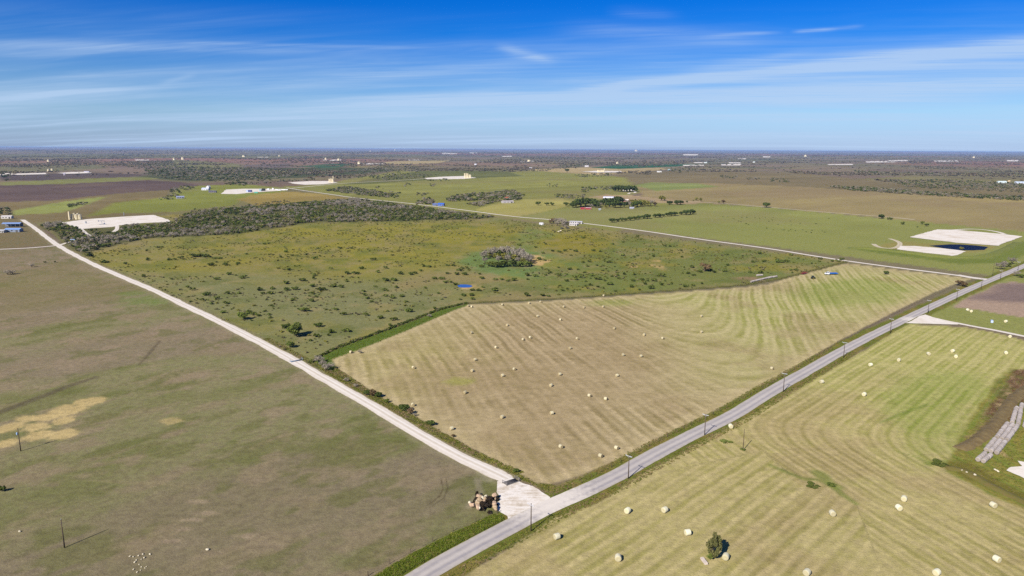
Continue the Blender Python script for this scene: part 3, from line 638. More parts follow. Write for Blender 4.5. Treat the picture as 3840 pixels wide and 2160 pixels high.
for pts in ([(20, 650), (60, 652), (172, 649), (174, 654), (60, 657), (15, 655)], [(212, 650), (270, 646), (336, 645), (340, 650), (250, 653)], [(0, 655), (40, 653), (44, 657), (0, 658)], [(1355, 614), (1430, 612), (1440, 616), (1360, 617)], [(1950, 607), (2000, 604), (2004, 608), (1955, 609)],
            [(2180, 645), (2240, 641), (2330, 642), (2330, 647), (2240, 648)], [(2560, 619), (2640, 618), (2640, 622), (2565, 623)], [(2560, 583), (2620, 582), (2615, 586), (2565, 586)], [(2705, 617), (2780, 615), (2775, 621), (2706, 621)], [(2732, 609), (2780, 610), (2776, 613), (2735, 613)],
            [(2600, 609), (2645, 608), (2640, 612), (2604, 612)], [(2765, 595), (2798, 594), (2795, 598), (2768, 598)], [(3103, 616), (3200, 615), (3198, 619), (3106, 619)], [(3246, 606), (3340, 604), (3360, 609), (3250, 610)], [(3330, 601), (3415, 601), (3412, 605), (3335, 605)],
            [(3500, 603), (3590, 603), (3596, 608), (3510, 608)], [(2860, 589), (2890, 589), (2886, 592), (2862, 592)], [(3775, 602), (3820, 602), (3816, 606), (3778, 606)], [(505, 599), (560, 599), (556, 602), (508, 602)], [(960, 586), (1010, 587), (1005, 590), (965, 590)], [(1530, 599), (1580, 599), (1576, 602), (1534, 602)], [(1210, 600), (1280, 599), (1276, 603), (1214, 603)],
            [(1655, 577), (1715, 578), (1712, 580), (1660, 580)], [(1880, 585), (1920, 585), (1918, 588), (1884, 588)], [(1760, 575), (1790, 575), (1788, 578), (1762, 578)], [(2230, 560), (2230, 570), (2222, 570), (2222, 566)]):
    if max(p[1] for p in pts) > 573:
        o = sheet('far_caliche_pad', pts, cal, 0.0, 8, 40)
        c_ = np.array([v.co[:2] for v in o.data.vertices]); z_ = terrain(c_[:, 0], c_[:, 1])
        for v, q in zip(o.data.vertices, z_): v.co.z = q + 1.2

# ponds
def water_mat(name, c, rough, spec=0.5):
    m, t, b = material(name)
    b.inputs['Base Color'].default_value = (*c, 1); b.inputs['Roughness'].default_value = rough; b.inputs['Specular IOR Level'].default_value = spec; b.inputs['IOR'].default_value = 1.33
    bp = t.add('ShaderNodeBump'); bp.inputs['Strength'].default_value = 0.25; bp.inputs['Distance'].default_value = 0.2
    t.put(bp.inputs['Height'], t.noise(obj_co(t), 0.9, 4, 0.6)); t.l.new(bp.outputs[0], b.inputs['Normal'])
    return m
sheet('pond_water', [(3484, 922), (3510, 920), (3560, 917), (3600, 917), (3660, 921), (3707, 927), (3690, 937), (3650, 939), (3600, 939), (3560, 934), (3521, 928)], water_mat('dark_pond_water', (0.003, 0.005, 0.02), 0.45, 0.02), 0.16, 1.0, 4)
sheet('small_pond_water', [(1715, 1071), (1728, 1067), (1750, 1067), (1768, 1070), (1772, 1074), (1762, 1078), (1738, 1079), (1720, 1077)], water_mat('sky_painted_pond_water', (0.025, 0.075, 0.28), 0.25, 0.35), 0.08, 0.3, 2)  # base colour carries the blue of the reflected sky

# earth bank with rank grass on it round the big pond
def ridge(name, px, width, height, c, c2, kind='structure', step=4):
    line = resample(smooth_line(PL(px), 2), step); n = len(line); vs = []
    prof = [(-1, 0), (-0.6, 0.5), (-0.2, 0.95), (0.2, 0.95), (0.6, 0.5), (1, 0)]
    for i, p in enumerate(line):
        tn = (line[min(i + 1, n - 1)] - line[max(i - 1, 0)]).normalized(); nn = Vector((tn.y, -tn.x, 0))
        e = min(1, i / 3, (n - 1 - i) / 3); hh = height * e * (0.75 + 0.5 * random.random())
        for u, z in prof:
            o_ = u * width / 2 * (0.85 + 0.3 * random.random()); vs.append((p.x + nn.x * o_, p.y + nn.y * o_, 0.02 + z * hh))
    fs = [(i * 6 + j, i * 6 + j + 1, (i + 1) * 6 + j + 1, (i + 1) * 6 + j)[::-1] for i in range(n - 1) for j in range(5)]
    me = mesh_np(name, vs, fs, True)
    m, t, b = material(name + '_grass'); nn_ = t.noise(obj_co(t), 0.5, 5, 0.7)
    t.put(b.inputs['Base Color'], t.ramp(nn_, [(0.3, alb(*c)), (0.65, alb(*c2))]))
    return put(name, me, m, kind=kind)
ridge('pond_dam', [(3180, 928), (3330, 940), (3460, 957), (3560, 967), (3680, 965), (3760, 940), (3820, 908)], 9, 1.5, (98, 110, 46), (122, 124, 60))
ridge('soil_bank', [(3600, 1685), (3670, 1650), (3735, 1590), (3775, 1530), (3815, 1480), (3880, 1440), (4000, 1420)], 5, 0.9, (100, 84, 58), (128, 112, 76), step=1.2)
ridge('soil_bank', [(3545, 1755), (3600, 1758), (3660, 1790), (3740, 1835), (3860, 1890), (4000, 1950)], 4, 0.4, (104, 104, 46), (118, 104, 58), step=1.5)

# ------------------------------------------------------------------ small mesh builder
class MB:
    def __init__(s): s.v = []; s.f = []
    def add(s, vs, fs):
        o = len(s.v); s.v += [tuple(v) for v in vs]; s.f += [tuple(i + o for i in f) for f in fs]
    def box(s, c, d, rz=0.0, top=1.0):
        ca, sa = math.cos(rz), math.sin(rz); vs = []
        for z, k in ((-.5, 1), (.5, top)):
            for x, y in ((-.5, -.5), (.5, -.5), (.5, .5), (-.5, .5)):
                x_, y_ = x * d[0] * k, y * d[1] * k; vs.append((c[0] + x_ * ca - y_ * sa, c[1] + x_ * sa + y_ * ca, c[2] + z * d[2]))
        s.add(vs, [(3, 2, 1, 0), (4, 5, 6, 7), (0, 1, 5, 4), (1, 2, 6, 5), (2, 3, 7, 6), (3, 0, 4, 7)])
    def tube(s, pts, rad, n=8, caps=True):
        pts = [Vector(p) for p in pts]; o = []; rings = []
        for i, p in enumerate(pts):
            t = (pts[min(i + 1, len(pts) - 1)] - pts[max(i - 1, 0)]).normalized()
            a = t.orthogonal().normalized() if i == 0 else (a - t * a.dot(t)).normalized()
            b2 = t.cross(a); r = rad[i] if isinstance(rad, (list, tuple)) else rad
            rings.append(len(o)); o += [p + (a * math.cos(2 * math.pi * k / n) + b2 * math.sin(2 * math.pi * k / n)) * r for k in range(n)]
        fs = []
        for q in range(len(pts) - 1):
            for k in range(n): fs.append((rings[q] + k, rings[q] + (k + 1) % n, rings[q + 1] + (k + 1) % n, rings[q + 1] + k))
        if caps: fs.append(tuple(range(n - 1, -1, -1))); fs.append(tuple(rings[-1] + k for k in range(n)))
        s.add(o, fs)
    def lathe(s, prof, n=24, axis='Z', c=(0, 0, 0)):
        """prof: list of (radius, height)"""
        vs = []; fs = []
        for r, h in prof:
            for k in range(n):
                a = 2 * math.pi * k / n; x, y = r * math.cos(a), r * math.sin(a)
                p = (x, y, h) if axis == 'Z' else (h, x, y)
                vs.append((p[0] + c[0], p[1] + c[1], p[2] + c[2]))
        for q in range(len(prof) - 1):
            for k in range(n): fs.append((q * n + k, q * n + (k + 1) % n, (q + 1) * n + (k + 1) % n, (q + 1) * n + k))
        fs.append(tuple(range(n - 1, -1, -1))); fs.append(tuple((len(prof) - 1) * n + k for k in range(n)))
        s.add(vs, fs)
    def prism(s, outline, y0, y1):
        """outline of (x, z) points swept along y"""
        n = len(outline); vs = [(x, y0, z) for x, z in outline] + [(x, y1, z) for x, z in outline]
        fs = [tuple(range(n)), tuple(range(2 * n - 1, n - 1, -1))] + [(i, i + n, (i + 1) % n + n, (i + 1) % n) for i in range(n)]
        s.add(vs, fs)
    def mesh(s, name, smooth=False):
        me = bpy.data.meshes.new(name); me.from_pydata(s.v, [], s.f); me.update()
        bm = bmesh.new(); bm.from_mesh(me); bmesh.ops.recalc_face_normals(bm, faces=bm.faces[:]); bm.to_mesh(me); bm.free()
        if smooth:
            for p in me.polygons: p.use_smooth = len(p.vertices) < 5
        return me
    def build(s, name, mat, parent=None, smooth=False, **k): return put(name, s.mesh(name, smooth), mat, parent, **k)
def empty(name, loc, rz, label, cat, group=None):
    o = put(name, None, loc=loc, label=label, cat=cat, group=group); o.rotation_euler.z = rz; o.empty_display_size = 0.2; return o
def children_of(o): return [c for c in bpy.data.objects if c.parent == o]
def dup(root, loc, rz, scale=1.0, label=None, group=None, kids=None):
    """copy a thing with its parts and their sub-parts"""
    r = root.copy(); col.objects.link(r); r.location = loc; r.rotation_euler.z = rz
    r.scale = scale if isinstance(scale, (tuple, list)) else (scale,) * 3
    if label: r['label'] = label
    if group: r['group'] = group
    for ch, gk in (kids if kids is not None else []):
        c = ch.copy(); col.objects.link(c); c.parent = r
        for g in gk:
            d = g.copy(); col.objects.link(d); d.parent = c
    return r
def kids_of(root): return [(c, children_of(c)) for c in children_of(root)]

# ------------------------------------------------------------------ vegetation
def leaf_mat(name, c1, c2, var=0.35, transl=0.25):
    m = bpy.data.materials.new(name); m.use_nodes = True; t = NT(m.node_tree); t.n.clear()
    o = t.add('ShaderNodeOutputMaterial'); d = t.add('ShaderNodeBsdfDiffuse'); tr = t.add('ShaderNodeBsdfTranslucent'); mx = t.add('ShaderNodeMixShader')
    tint = t.add('ShaderNodeAttribute', attribute_name='tint').outputs['Fac']; ri = t.add('ShaderNodeObjectInfo').outputs['Random']
    f = t.m('ADD', t.m('MULTIPLY', tint, 0.6), t.m('MULTIPLY', ri, 0.4))
    c = t.mix(f, alb(*c1), alb(*c2))
    g = t.m('ADD', 1 - var / 2, t.m('MULTIPLY', t.m('FRACT', t.m('MULTIPLY', ri, 7.31)), var))
    cg = t.add('ShaderNodeCombineXYZ')
    for i in range(3): t.l.new(g, cg.inputs[i])
    c = t.mix(1.0, c, cg.outputs[0], 'MULTIPLY')
    t.put(d.inputs[0], c); t.put(tr.inputs[0], c); mx.inputs[0].default_value = transl
    t.l.new(d.outputs[0], mx.inputs[1]); t.l.new(tr.outputs[0], mx.inputs[2]); t.l.new(mx.outputs[0], o.inputs[0])
    return m
L_shrub = leaf_mat('mesquite_leaves', (84, 102, 44), (122, 128, 66), 0.5); L_oak = leaf_mat('oak_leaves', (66, 80, 40), (92, 104, 52)); L_bare = leaf_mat('bare_grey_twigs', (156, 147, 130), (188, 177, 160), 0.35, 0.4)
L_yel = leaf_mat('yellowing_leaves', (120, 122, 54), (144, 138, 70)); L_rust = leaf_mat('rust_brown_leaves', (104, 88, 58), (134, 112, 84)); L_scrub = leaf_mat('grey_green_scrub', (118, 116, 78), (150, 139, 110), 0.5)
L_grass = leaf_mat('rank_grass', (112, 122, 50), (156, 142, 82), 0.5); L_far = leaf_mat('distant_woodland', (116, 114, 86), (154, 136, 118), 0.4)
bark = simple('tree_bark', (104, 92, 80), 0.95, 0.05, var=0.4, scale=3)

def leaves(n, centers, radii, size, r, flat=1.0, aspect=1.0, lo=0.0):
    """leaf sprays scattered through a set of clumps"""
    k = r.integers(0, len(centers), n); d = r.normal(size=(n, 3)); d /= np.linalg.norm(d, axis=1)[:, None]
    rad = r.uniform(0.35, 1.0, n) ** 0.5
    c = np.array(centers)[k] + d * (np.array(radii)[k] * rad)[:, None] * np.array([1, 1, flat])
    c[:, 2] = np.maximum(c[:, 2], lo)
    nrm = d * 0.7 + r.normal(size=(n, 3)) * 0.7 + np.array([0, 0, 0.5]); nrm /= np.linalg.norm(nrm, axis=1)[:, None]
    ref = r.normal(size=(n, 3)); a = np.cross(nrm, ref); a /= np.linalg.norm(a, axis=1)[:, None]; b2 = np.cross(nrm, a)
    s = size * r.uniform(0.55, 1.3, n)[:, None]; sa = s * aspect
    v = np.stack([c - a * sa - b2 * s * 0.7, c + a * sa * 0.8 - b2 * s, c + a * sa + b2 * s * 0.8, c - a * sa * 0.9 + b2 * s], 1).reshape(-1, 3)
    f = np.arange(n * 4).reshape(n, 4)
    tint = np.clip(r.normal(0.45, 0.22, n) + 0.25 * (c[:, 2] / max(c[:, 2].max(), .01) - 0.5), 0, 1)
    return v, f, np.repeat(tint, 4)
def crown_mesh(name, seed, n, clumps, spread, zc, zr, cr, size, mat, **k):
    r = np.random.default_rng(seed); cs = []; rs = []
    for i in range(clumps):
        a = r.uniform(0, 2 * math.pi); q = math.sqrt(r.uniform(0, 1)); z = zc + r.uniform(-1, 1) * zr * (1 - 0.6 * q)
        cs.append((spread * q * math.cos(a), spread * q * math.sin(a), z)); rs.append(cr * r.uniform(0.65, 1.25))
    v, f, tn = leaves(n, cs, rs, size, r, **k)
    me = mesh_np(name, v, f); fattr(me, 'tint', tn); me.materials.append(mat)
    return me, cs
def limbs_mesh(name, seed, cs, zbase, rad, fork=0.35, stems=1, maxn=7):
    r = random.Random(seed); b2 = MB()
    for i, c in enumerate(cs[:maxn]):
        j = Vector((r.uniform(-.03, .03) * stems, r.uniform(-.03, .03) * stems, 0)); k = Vector((c[0] * 0.15, c[1] * 0.15, zbase + fork * 0.6)); e = Vector(c)
        rr = rad * (1.0 if i == 0 else 0.75)
        b2.tube([j, k, k.lerp(e, 0.5) + Vector((r.uniform(-.04, .04), r.uniform(-.04, .04), 0.03)), e], [rr, rr * 0.75, rr * 0.45, rr * 0.12], 5)
    me = b2.mesh(name, True); me.materials.append(bark); return me

SHRUBS = []
for i in range(8):       # a shrub is about one metre across at unit scale
    me, cs = crown_mesh('shrub', 100 + i, 170, 6 + i % 3, 0.36, 0.34, 0.17, 0.19, 0.075, L_shrub, flat=0.75, lo=0.02)
    st = limbs_mesh('stems', 200 + i, cs, 0, 0.018, 0.1, 3, 5); bm = bmesh.new(); bm.from_mesh(me); n0 = len(bm.faces); bm.from_mesh(st)
    bm.faces.ensure_lookup_table()
    for q in range(n0, len(bm.faces)): bm.faces[q].material_index = 1
    bm.to_mesh(me); bm.free(); me.materials.append(bark); SHRUBS.append(me)
def variants(name, mat, seeds, n, clumps, spread, zc, zr, cr, size, trunk_r, fork, **k):
    out_ = []
    for s_ in seeds:
        me, cs = crown_mesh('crown', s_, n, clumps, spread, zc, zr, cr, size, mat, **k)
        out_.append((limbs_mesh('trunk', s_ + 500, cs, 0.0, trunk_r, fork, 1, 9), me))
    return out_
TREES = {   # unit height 1
    'oak': variants('oak', L_oak, (1, 2, 3), 620, 13, 0.38, 0.56, 0.26, 0.22, 0.072, 0.035, 0.35, flat=0.8, lo=0.18),
    'green': variants('green', L_shrub, (4, 5, 6), 420, 11, 0.34, 0.52, 0.28, 0.20, 0.060, 0.03, 0.3, flat=0.9, lo=0.06),
    'bare': variants('bare', L_bare, (7, 8, 9, 10), 420, 13, 0.36, 0.60, 0.30, 0.19, 0.060, 0.03, 0.3, aspect=0.32, lo=0.1),
    'yellow': variants('yellow', L_yel, (11, 12), 320, 10, 0.28, 0.58, 0.28, 0.19, 0.055, 0.03, 0.3, lo=0.15),
    'rust': variants('rust', L_rust, (13, 14), 320, 10, 0.34, 0.56, 0.28, 0.19, 0.055, 0.03, 0.3, lo=0.1),
    'near': variants('near', leaf_mat('dusty_green_leaves', (96, 102, 56), (140, 132, 90)), (15,), 2200, 36, 0.25, 0.47, 0.46, 0.10, 0.024, 0.02, 0.2, lo=0.02),
}
TNAME = {'oak': 'oak_tree', 'green': 'bushy_tree', 'bare': 'bare_tree', 'yellow': 'yellowing_tree', 'rust': 'brown_tree', 'near': 'field_tree'}
_tc = {k: 0 for k in TREES}
def tree(kind, loc, h, label, group=None, wide=1.0, cat='tree'):
    v = TREES[kind]; tm, cm = v[_tc[kind] % len(v)]; _tc[kind] += 1
    h = h * (1.25 if kind == 'oak' and h < 16 else 1.0)
    e = empty(TNAME[kind], loc, random.uniform(0, 6.28), label, cat, group); e.scale = (h * wide, h * wide, h)
    put('trunk', tm, None, e); put('crown', cm, None, e)
    return e
def tree_px(kind, px, py, hpx, label, group=None, wide=1.0):
    return tree(kind, P(px, py), hpx * mpp(px, py), label, group, wide)
def shrub(loc, w, h, label, group, name='shrub'):
    o = put(name, SHRUBS[random.randrange(8)], loc=loc, label=label, cat='shrub', group=group)
    o.rotation_euler.z = random.uniform(0, 6.28); o.scale = (w, w * random.uniform(0.8, 1.15), h); return o

# --- shrubs of the middle pasture: (crop origin x, y), list of (x, y, width) at 2.6833 px per photograph pixel
SH = {
 (960, 860): [(960,440,130),(1060,390,60),(1230,425,60),(1300,385,60),(1345,510,140),(1460,440,70),(1550,445,70),(1605,437,50),(1650,412,50),(1720,365,90),(1960,358,90),(2110,390,90),(2040,405,60),(2060,445,140),(1830,490,120),(1920,440,60),(1930,525,100),(2010,550,60),(2210,610,110),(2130,655,120),(2170,695,60),(2270,370,60),(2250,445,50),(2270,490,60),(2435,500,100),(2540,515,50),(2405,605,80),(2200,310,40),(345,600,140),(110,640,130),(40,600,80),(170,590,60),(570,565,70),(650,595,100),(820,570,130),(300,530,90),(470,505,90),(580,455,60),(570,490,60),(565,640,60),(610,675,50),(370,705,60),(565,710,90),(485,805,110),(800,800,60),(880,850,70),(1105,855,70),(1255,885,80),(1390,905,80),(1540,815,90),(1085,655,60),(1080,620,50),(1115,690,50),(1290,605,60),(1300,665,60),(1380,685,70),(1465,668,60),(1405,580,60),(620,965,90),(405,945,60),(760,1025,80),(905,1015,90),(600,1065,80),(540,1115,50),(150,885,50),(130,855,50),(20,860,60),(385,260,80),(240,275,50),(310,220,55),(510,250,50),(590,290,60),(105,140,75),(625,190,40),(960,188,45),(845,185,50),(1180,300,70),(1375,260,40),(1770,150,30),(1790,20,40),(1800,790,60),(1160,725,50),(1505,725,40),(1350,960,50),(735,1060,50),(1040,320,30),(330,400,60),(1700,585,45),(1195,575,45),(2285,580,45),(915,520,40),(1840,640,45),(750,390,45)],
 (1920, 860): [(150,655,85),(310,660,60),(360,670,50),(660,470,110),(650,500,60),(580,395,60),(660,400,40),(720,330,40),(780,320,50),(975,325,65),(755,365,50),(855,360,40),(915,365,40),(1035,375,25),(540,450,50),(545,515,50),(800,460,60),(865,490,85),(930,510,50),(790,490,40),(730,430,50),(740,520,50),(990,545,85),(1010,470,40),(1060,455,50),(1130,445,50),(1225,450,50),(1220,510,65),(1080,490,50),(1320,505,50),(1430,510,70),(1505,460,85),(1535,515,40),(1500,550,60),(1600,545,40),(1335,545,50),(1370,515,40),(1390,580,85),(1200,570,65),(1280,605,40),(1040,620,40),(1120,600,30),(860,575,50),(920,585,40),(790,555,50),(745,570,40),(510,610,50),(555,595,40),(610,615,30),(480,565,40),(1810,375,65),(2030,425,65),(1770,440,50),(1830,460,50),(1900,540,50),(1820,560,50),(1750,570,60),(2140,410,80),(2170,355,50),(2390,430,50),(2495,430,65),(2430,325,50),(2535,320,55),(2165,250,55),(2320,265,30),(2490,240,50),(1710,275,40),(1430,265,50),(1260,262,40),(1230,275,40),(1105,255,60),(1120,125,40),(1010,145,40),(710,80,50),(640,215,55),(530,212,50),(470,222,50),(405,215,50),(240,178,40),(310,235,50),(75,105,30),(70,155,50),(90,25,60),(150,30,25),(340,145,35),(820,210,50),(890,220,40),(1160,65,25),(1260,75,40),(1300,95,30),(1500,125,30),(1560,160,85),(1700,210,40),(1990,180,30),(1420,210,30),(1670,350,30),(1580,335,25),(1730,380,30),(300,385,40),(465,380,40),(150,455,70),(230,465,60),(20,505,70),(160,500,40),(380,430,60),(340,455,50),(470,455,60),(270,290,50),(330,310,35),(650,100,30),(1360,300,30)],
 (2880, 860): [(140,320,130),(90,305,50),(230,255,45),(300,290,35),(260,330,35),(445,340,40),(530,295,50),(515,320,35),(680,315,85),(740,300,60),(260,400,95)],
 (0, 860): [(900,260,80),(1060,320,80),(1440,465,60),(1260,340,60),(1490,300,60),(1730,300,90),(1820,285,60),(2000,265,170),(2190,285,85),(2080,270,90),(2120,350,80),(2270,350,70),(2395,340,50),(2475,245,40),(2360,280,30),(2305,445,60),(2450,475,90),(2375,460,40),(2175,495,60),(1730,500,40),(1890,575,55),(1935,600,65),(2080,650,80),(2030,705,55),(2180,690,85),(2120,745,50),(2290,640,60),(2395,640,50),(2290,740,60),(2245,830,60),(2500,840,60),(2550,850,70),(1600,170,80),(1480,210,50)],
}
def where(px, py):
    """what the shrub stands near, for its label"""
    d = lambda x, y, s=3.0: math.hypot(px - x, (py - y) * s)
    if d(1900, 975) < 200: return 'low green shrub standing close around the grey tree clump in the pasture', 'shrubs around the grey tree clump'
    if d(1745, 1073) < 200: return 'green bush close to the small bright blue pond', 'bushes by the blue pond'
    if py > 1105 and px > 1760: return 'green shrub just behind the fence of the hay field', 'shrubs behind the hay field fence'
    if py > 1180: return 'green shrub on the grey green near corner of the pasture, by the gravel road end', 'shrubs in the near corner of the pasture'
    if px < 760 and py < 1200: return 'shrub of the far left pasture, between the gravel road and the thicket', 'shrubs beside the gravel road'
    if px > 2720: return 'dark shrub at the narrow right end of the pasture, near the blue truck', 'shrubs at the right end of the pasture'
    if px > 2080 and py > 985: return 'dark green shrub in the dense band right of the grey tree clump', 'shrubs right of the tree clump'
    if px > 2000: return 'small dark shrub in the green right half of the pasture, below the upper gravel road', 'shrubs below the upper gravel road'
    if py < 985: return 'small shrub in the yellow flowering part of the pasture', 'shrubs on the yellow part of the pasture'
    return 'green shrub scattered over the open middle of the pasture, left of the blue pond', 'shrubs in the middle of the pasture'
for (ox, oy), lst in SH.items():
    for x, y, w in lst:
        px, py = ox + x / 2.6833, oy + y / 2.6833; wp = w / 2.6833 * 1.1
        lab, grp = where(px, py); k_ = mpp(px, py); wm = wp * k_
        if wm > 8.0:      # a wide clump is two or three shrubs grown together
            for q in (-1, 0, 1) if wm > 13 else (-1, 1):
                shrub(P(px + q * wp * 0.28, py + random.uniform(0, 3) + 3), wm * 0.55, min(5.0, wm * 0.36), lab, grp)
        else: shrub(P(px, py + wp * 0.18), wm * 0.95, min(4.4, wm * 0.72), lab, grp)
for px, py, wpx, hpx, lab in [(1112, 1261, 52, 46, 'largest rounded dark green bush beside the gravel road in the pasture'), (1078, 1238, 34, 26, 'low bush left of the largest rounded bush by the gravel road'), (1100, 1238, 22, 24, 'bush just behind the largest rounded bush by the gravel road'),
                              (1087, 1304, 28, 24, 'rounded bush nearest the gravel road bend below the largest bush'), (914, 1198, 32, 30, 'upright green bush close to the gravel road left of the largest bush'), (936, 1178, 16, 18, 'dark narrow bush behind the upright bush near the gravel road')]:
    k_ = mpp(px, py); loc = P(px, py)
    tree('green', loc, hpx * k_ * 1.2, lab, None, wpx / hpx * 1.15, 'bush')
tree_px('rust', 2642, 1018, 36, 'lone dark brownish tree among shrubs on the right of the pasture', None, 1.3)
shrub(P(2630, 1020), 9, 3.2, 'dark green shrub at the foot of the lone brownish tree', None); shrub(P(2658, 1014), 7, 2.6, 'low shrub on the right side of the lone brownish tree', None)

# --- the tree clump in the middle of the pasture
GB = 'bare grey trees of the pasture clump'
for px, py, h in [(1815, 972, 32), (1822, 962, 26), (1849, 968, 42), (1848, 955, 30), (1880, 960, 38), (1895, 966, 44), (1918, 968, 46), (1935, 975, 42), (1952, 962, 36), (1960, 975, 34), (1972, 985, 40), (1984, 990, 36), (1905, 982, 30), (1870, 985, 28), (1818, 986, 22), (1945, 988, 26), (1990, 980, 28)]:
    tree_px('bare', px, py, h * 1.1, 'bare grey tree in the clump in the middle of the pasture', GB, 1.0)
for px, py, h in [(1835, 965, 26), (1862, 975, 30), (1888, 975, 32), (1926, 980, 30), (1948, 972, 30), (1966, 988, 28)]: tree_px('yellow', px, py, h, 'olive green tree among the bare grey trees of the pasture clump', 'olive trees of the pasture clump', 1.3)
for px, py, h in [(1840, 1000, 26), (1858, 1003, 30), (1875, 1003, 30), (1893, 1000, 30), (1924, 1000, 30), (1950, 1001, 28), (1972, 1001, 28), (1985, 998, 22), (1875, 968, 36), (1832, 998, 20), (1910, 1000, 18)]:
    tree_px('green', px, py, h, 'dark green bushy tree along the front of the pasture tree clump', 'green trees of the pasture clump', 1.25)
shrub(P(2022, 974), 6.5, 4, 'dark shrub on the bare sandy patch beside the tree clump', None); shrub(P(2044, 978), 4.5, 2.5, 'small shrub right of the bare sandy patch beside the tree clump', None)

ORD = 'first second third fourth fifth sixth seventh eighth ninth tenth eleventh twelfth thirteenth fourteenth fifteenth sixteenth seventeenth eighteenth nineteenth twentieth'.split()
# --- row of round oaks beyond the upper gravel road
row_ = [(2295, 834, 15), (2315, 832, 11), (2332, 830, 13), (2347, 828, 10), (2364, 827, 14), (2381, 825, 13), (2397, 822, 13), (2414, 821, 13), (2428, 820, 16), (2458, 816, 13), (2472, 816, 14), (2487, 813, 10), (2504, 811, 13), (2518, 810, 15), (2531, 809, 14), (2555, 806, 12), (2573, 806, 17), (2589, 804, 18), (2598, 803, 14)]
for i, (px, py, h) in enumerate(row_):
    tree_px('oak', px, py, h, ORD[i] + ' small round oak from the left in the straight row across the pasture', 'row of small oaks', 1.25)
# --- farmstead trees
for i, (px, py, h) in enumerate(sorted([(2148, 779, 18), (2160, 778, 24), (2178, 776, 30), (2196, 774, 30), (2215, 772, 26), (2230, 775, 24), (2236, 780, 20), (2276, 768, 24), (2300, 770, 34), (2318, 768, 30), (2306, 779, 26), (2340, 778, 20), (2376, 778, 18), (2262, 770, 20), (2285, 777, 18), (2190, 765, 18), (2390, 776, 22)])):
    tree_px('oak', px, py, h, ORD[i] + ' dark oak from the left among the trees round the red sheds', 'dark farmstead trees', 1.15)
for i, (px, py, h) in enumerate(sorted([(2222, 779, 16), (2250, 776, 20), (2360, 776, 22), (2352, 770, 24), (2440, 772, 26), (2210, 778, 14), (2326, 777, 16)])): tree_px('bare', px, py, h, ORD[i] + ' grey leafless tree from the left among the farmstead oaks', 'grey farmstead trees', 1.1)
for i, (px, py, h) in enumerate(sorted([(2372, 768, 22), (2382, 766, 22), (2402, 772, 28), (2420, 772, 26), (2430, 774, 22), (2273, 781, 14), (2410, 776, 20)])): tree_px('yellow', px, py, h, ORD[i] + ' yellow green tree from the left at the farmstead', 'yellow green farmstead trees', 1.2)
for px, py, h in [(2456, 774, 18), (2365, 764, 18)]: tree_px('rust', px, py, h, 'rust coloured tree ' + ('at the right edge of the farmstead' if px > 2400 else 'just right of the pink farmhouse'), 'rust coloured farmstead trees', 1.1)
for px, py, h, kd, lab in [(2481, 752, 22, 'yellow', 'tall yellow green tree at the right end of the farmyard'), (2492, 753, 16, 'yellow', 'smaller tree leaning against the tall yellow green tree by the farmyard'), (2511, 768, 14, 'oak', 'dark tree left of the pair below the farm driveway'), (2540, 768, 16, 'oak', 'left tree of the broad dark pair below the farm driveway'), (2552, 767, 15, 'oak', 'right tree of the broad dark pair below the farm driveway'),
                           (2576, 759, 8, 'green', 'small tree on the farm driveway after the dark pair'), (2600, 754, 6, 'green', 'tiny tree on the driveway beside the two yellow trees'), (2612, 752, 14, 'yellow', 'left of two yellow green trees beside the farm driveway'), (2628, 755, 15, 'yellow', 'right of two yellow green trees beside the farm driveway'), (2696, 763, 11, 'yellow', 'small yellow tree at the start of the open driveway'), (2712, 763, 15, 'rust', 'rusty red tree beside the open driveway'),
                           (2874, 778, 18, 'oak', 'lone round oak standing on the long farm driveway'), (3306, 821, 16, 'oak', 'dark upright tree at the far end of the farm driveway'), (3330, 824, 11, 'yellow', 'left olive tree at the far end of the farm driveway'), (3341, 825, 13, 'green', 'right olive tree at the far end of the farm driveway'),
                           (3385, 842, 13, 'green', 'lone shrubby tree below the driveway end'), (3459, 841, 14, 'green', 'taller of two bushy trees above the white pad'), (3474, 849, 14, 'green', 'shorter of two bushy trees above the white pad'), (3440, 853, 6, 'green', 'tiny bush left of the two bushy trees above the white pad'),
                           (2066, 765, 0, '', ''), (2018, 770, 18, 'green', 'round bush at the edge of the tan hay meadow'), (2050, 771, 16, 'green', 'left of two bushes touching on the tan hay meadow'), (2070, 771, 16, 'green', 'right of two bushes touching on the tan hay meadow'), (2122, 773, 14, 'oak', 'dark oak between the tan meadow and the farmstead'),
                           (2126, 645, 14, 'oak', 'lone dark tree on the distant tan field')]:
    if h > 0: tree_px(kd, px, py, h, lab, None, 1.2)
for i, (px, py, h) in enumerate([(2306, 717, 16), (2318, 718, 22), (2330, 719, 22), (2342, 719, 20), (2350, 720, 18), (2362, 719, 22), (2372, 718, 20), (2384, 719, 12)]):
    tree_px('oak', px, py, h, ORD[i] + ' oak from the left in the grove round the white roofed house', 'oak grove round the white roofed house', 1.2)
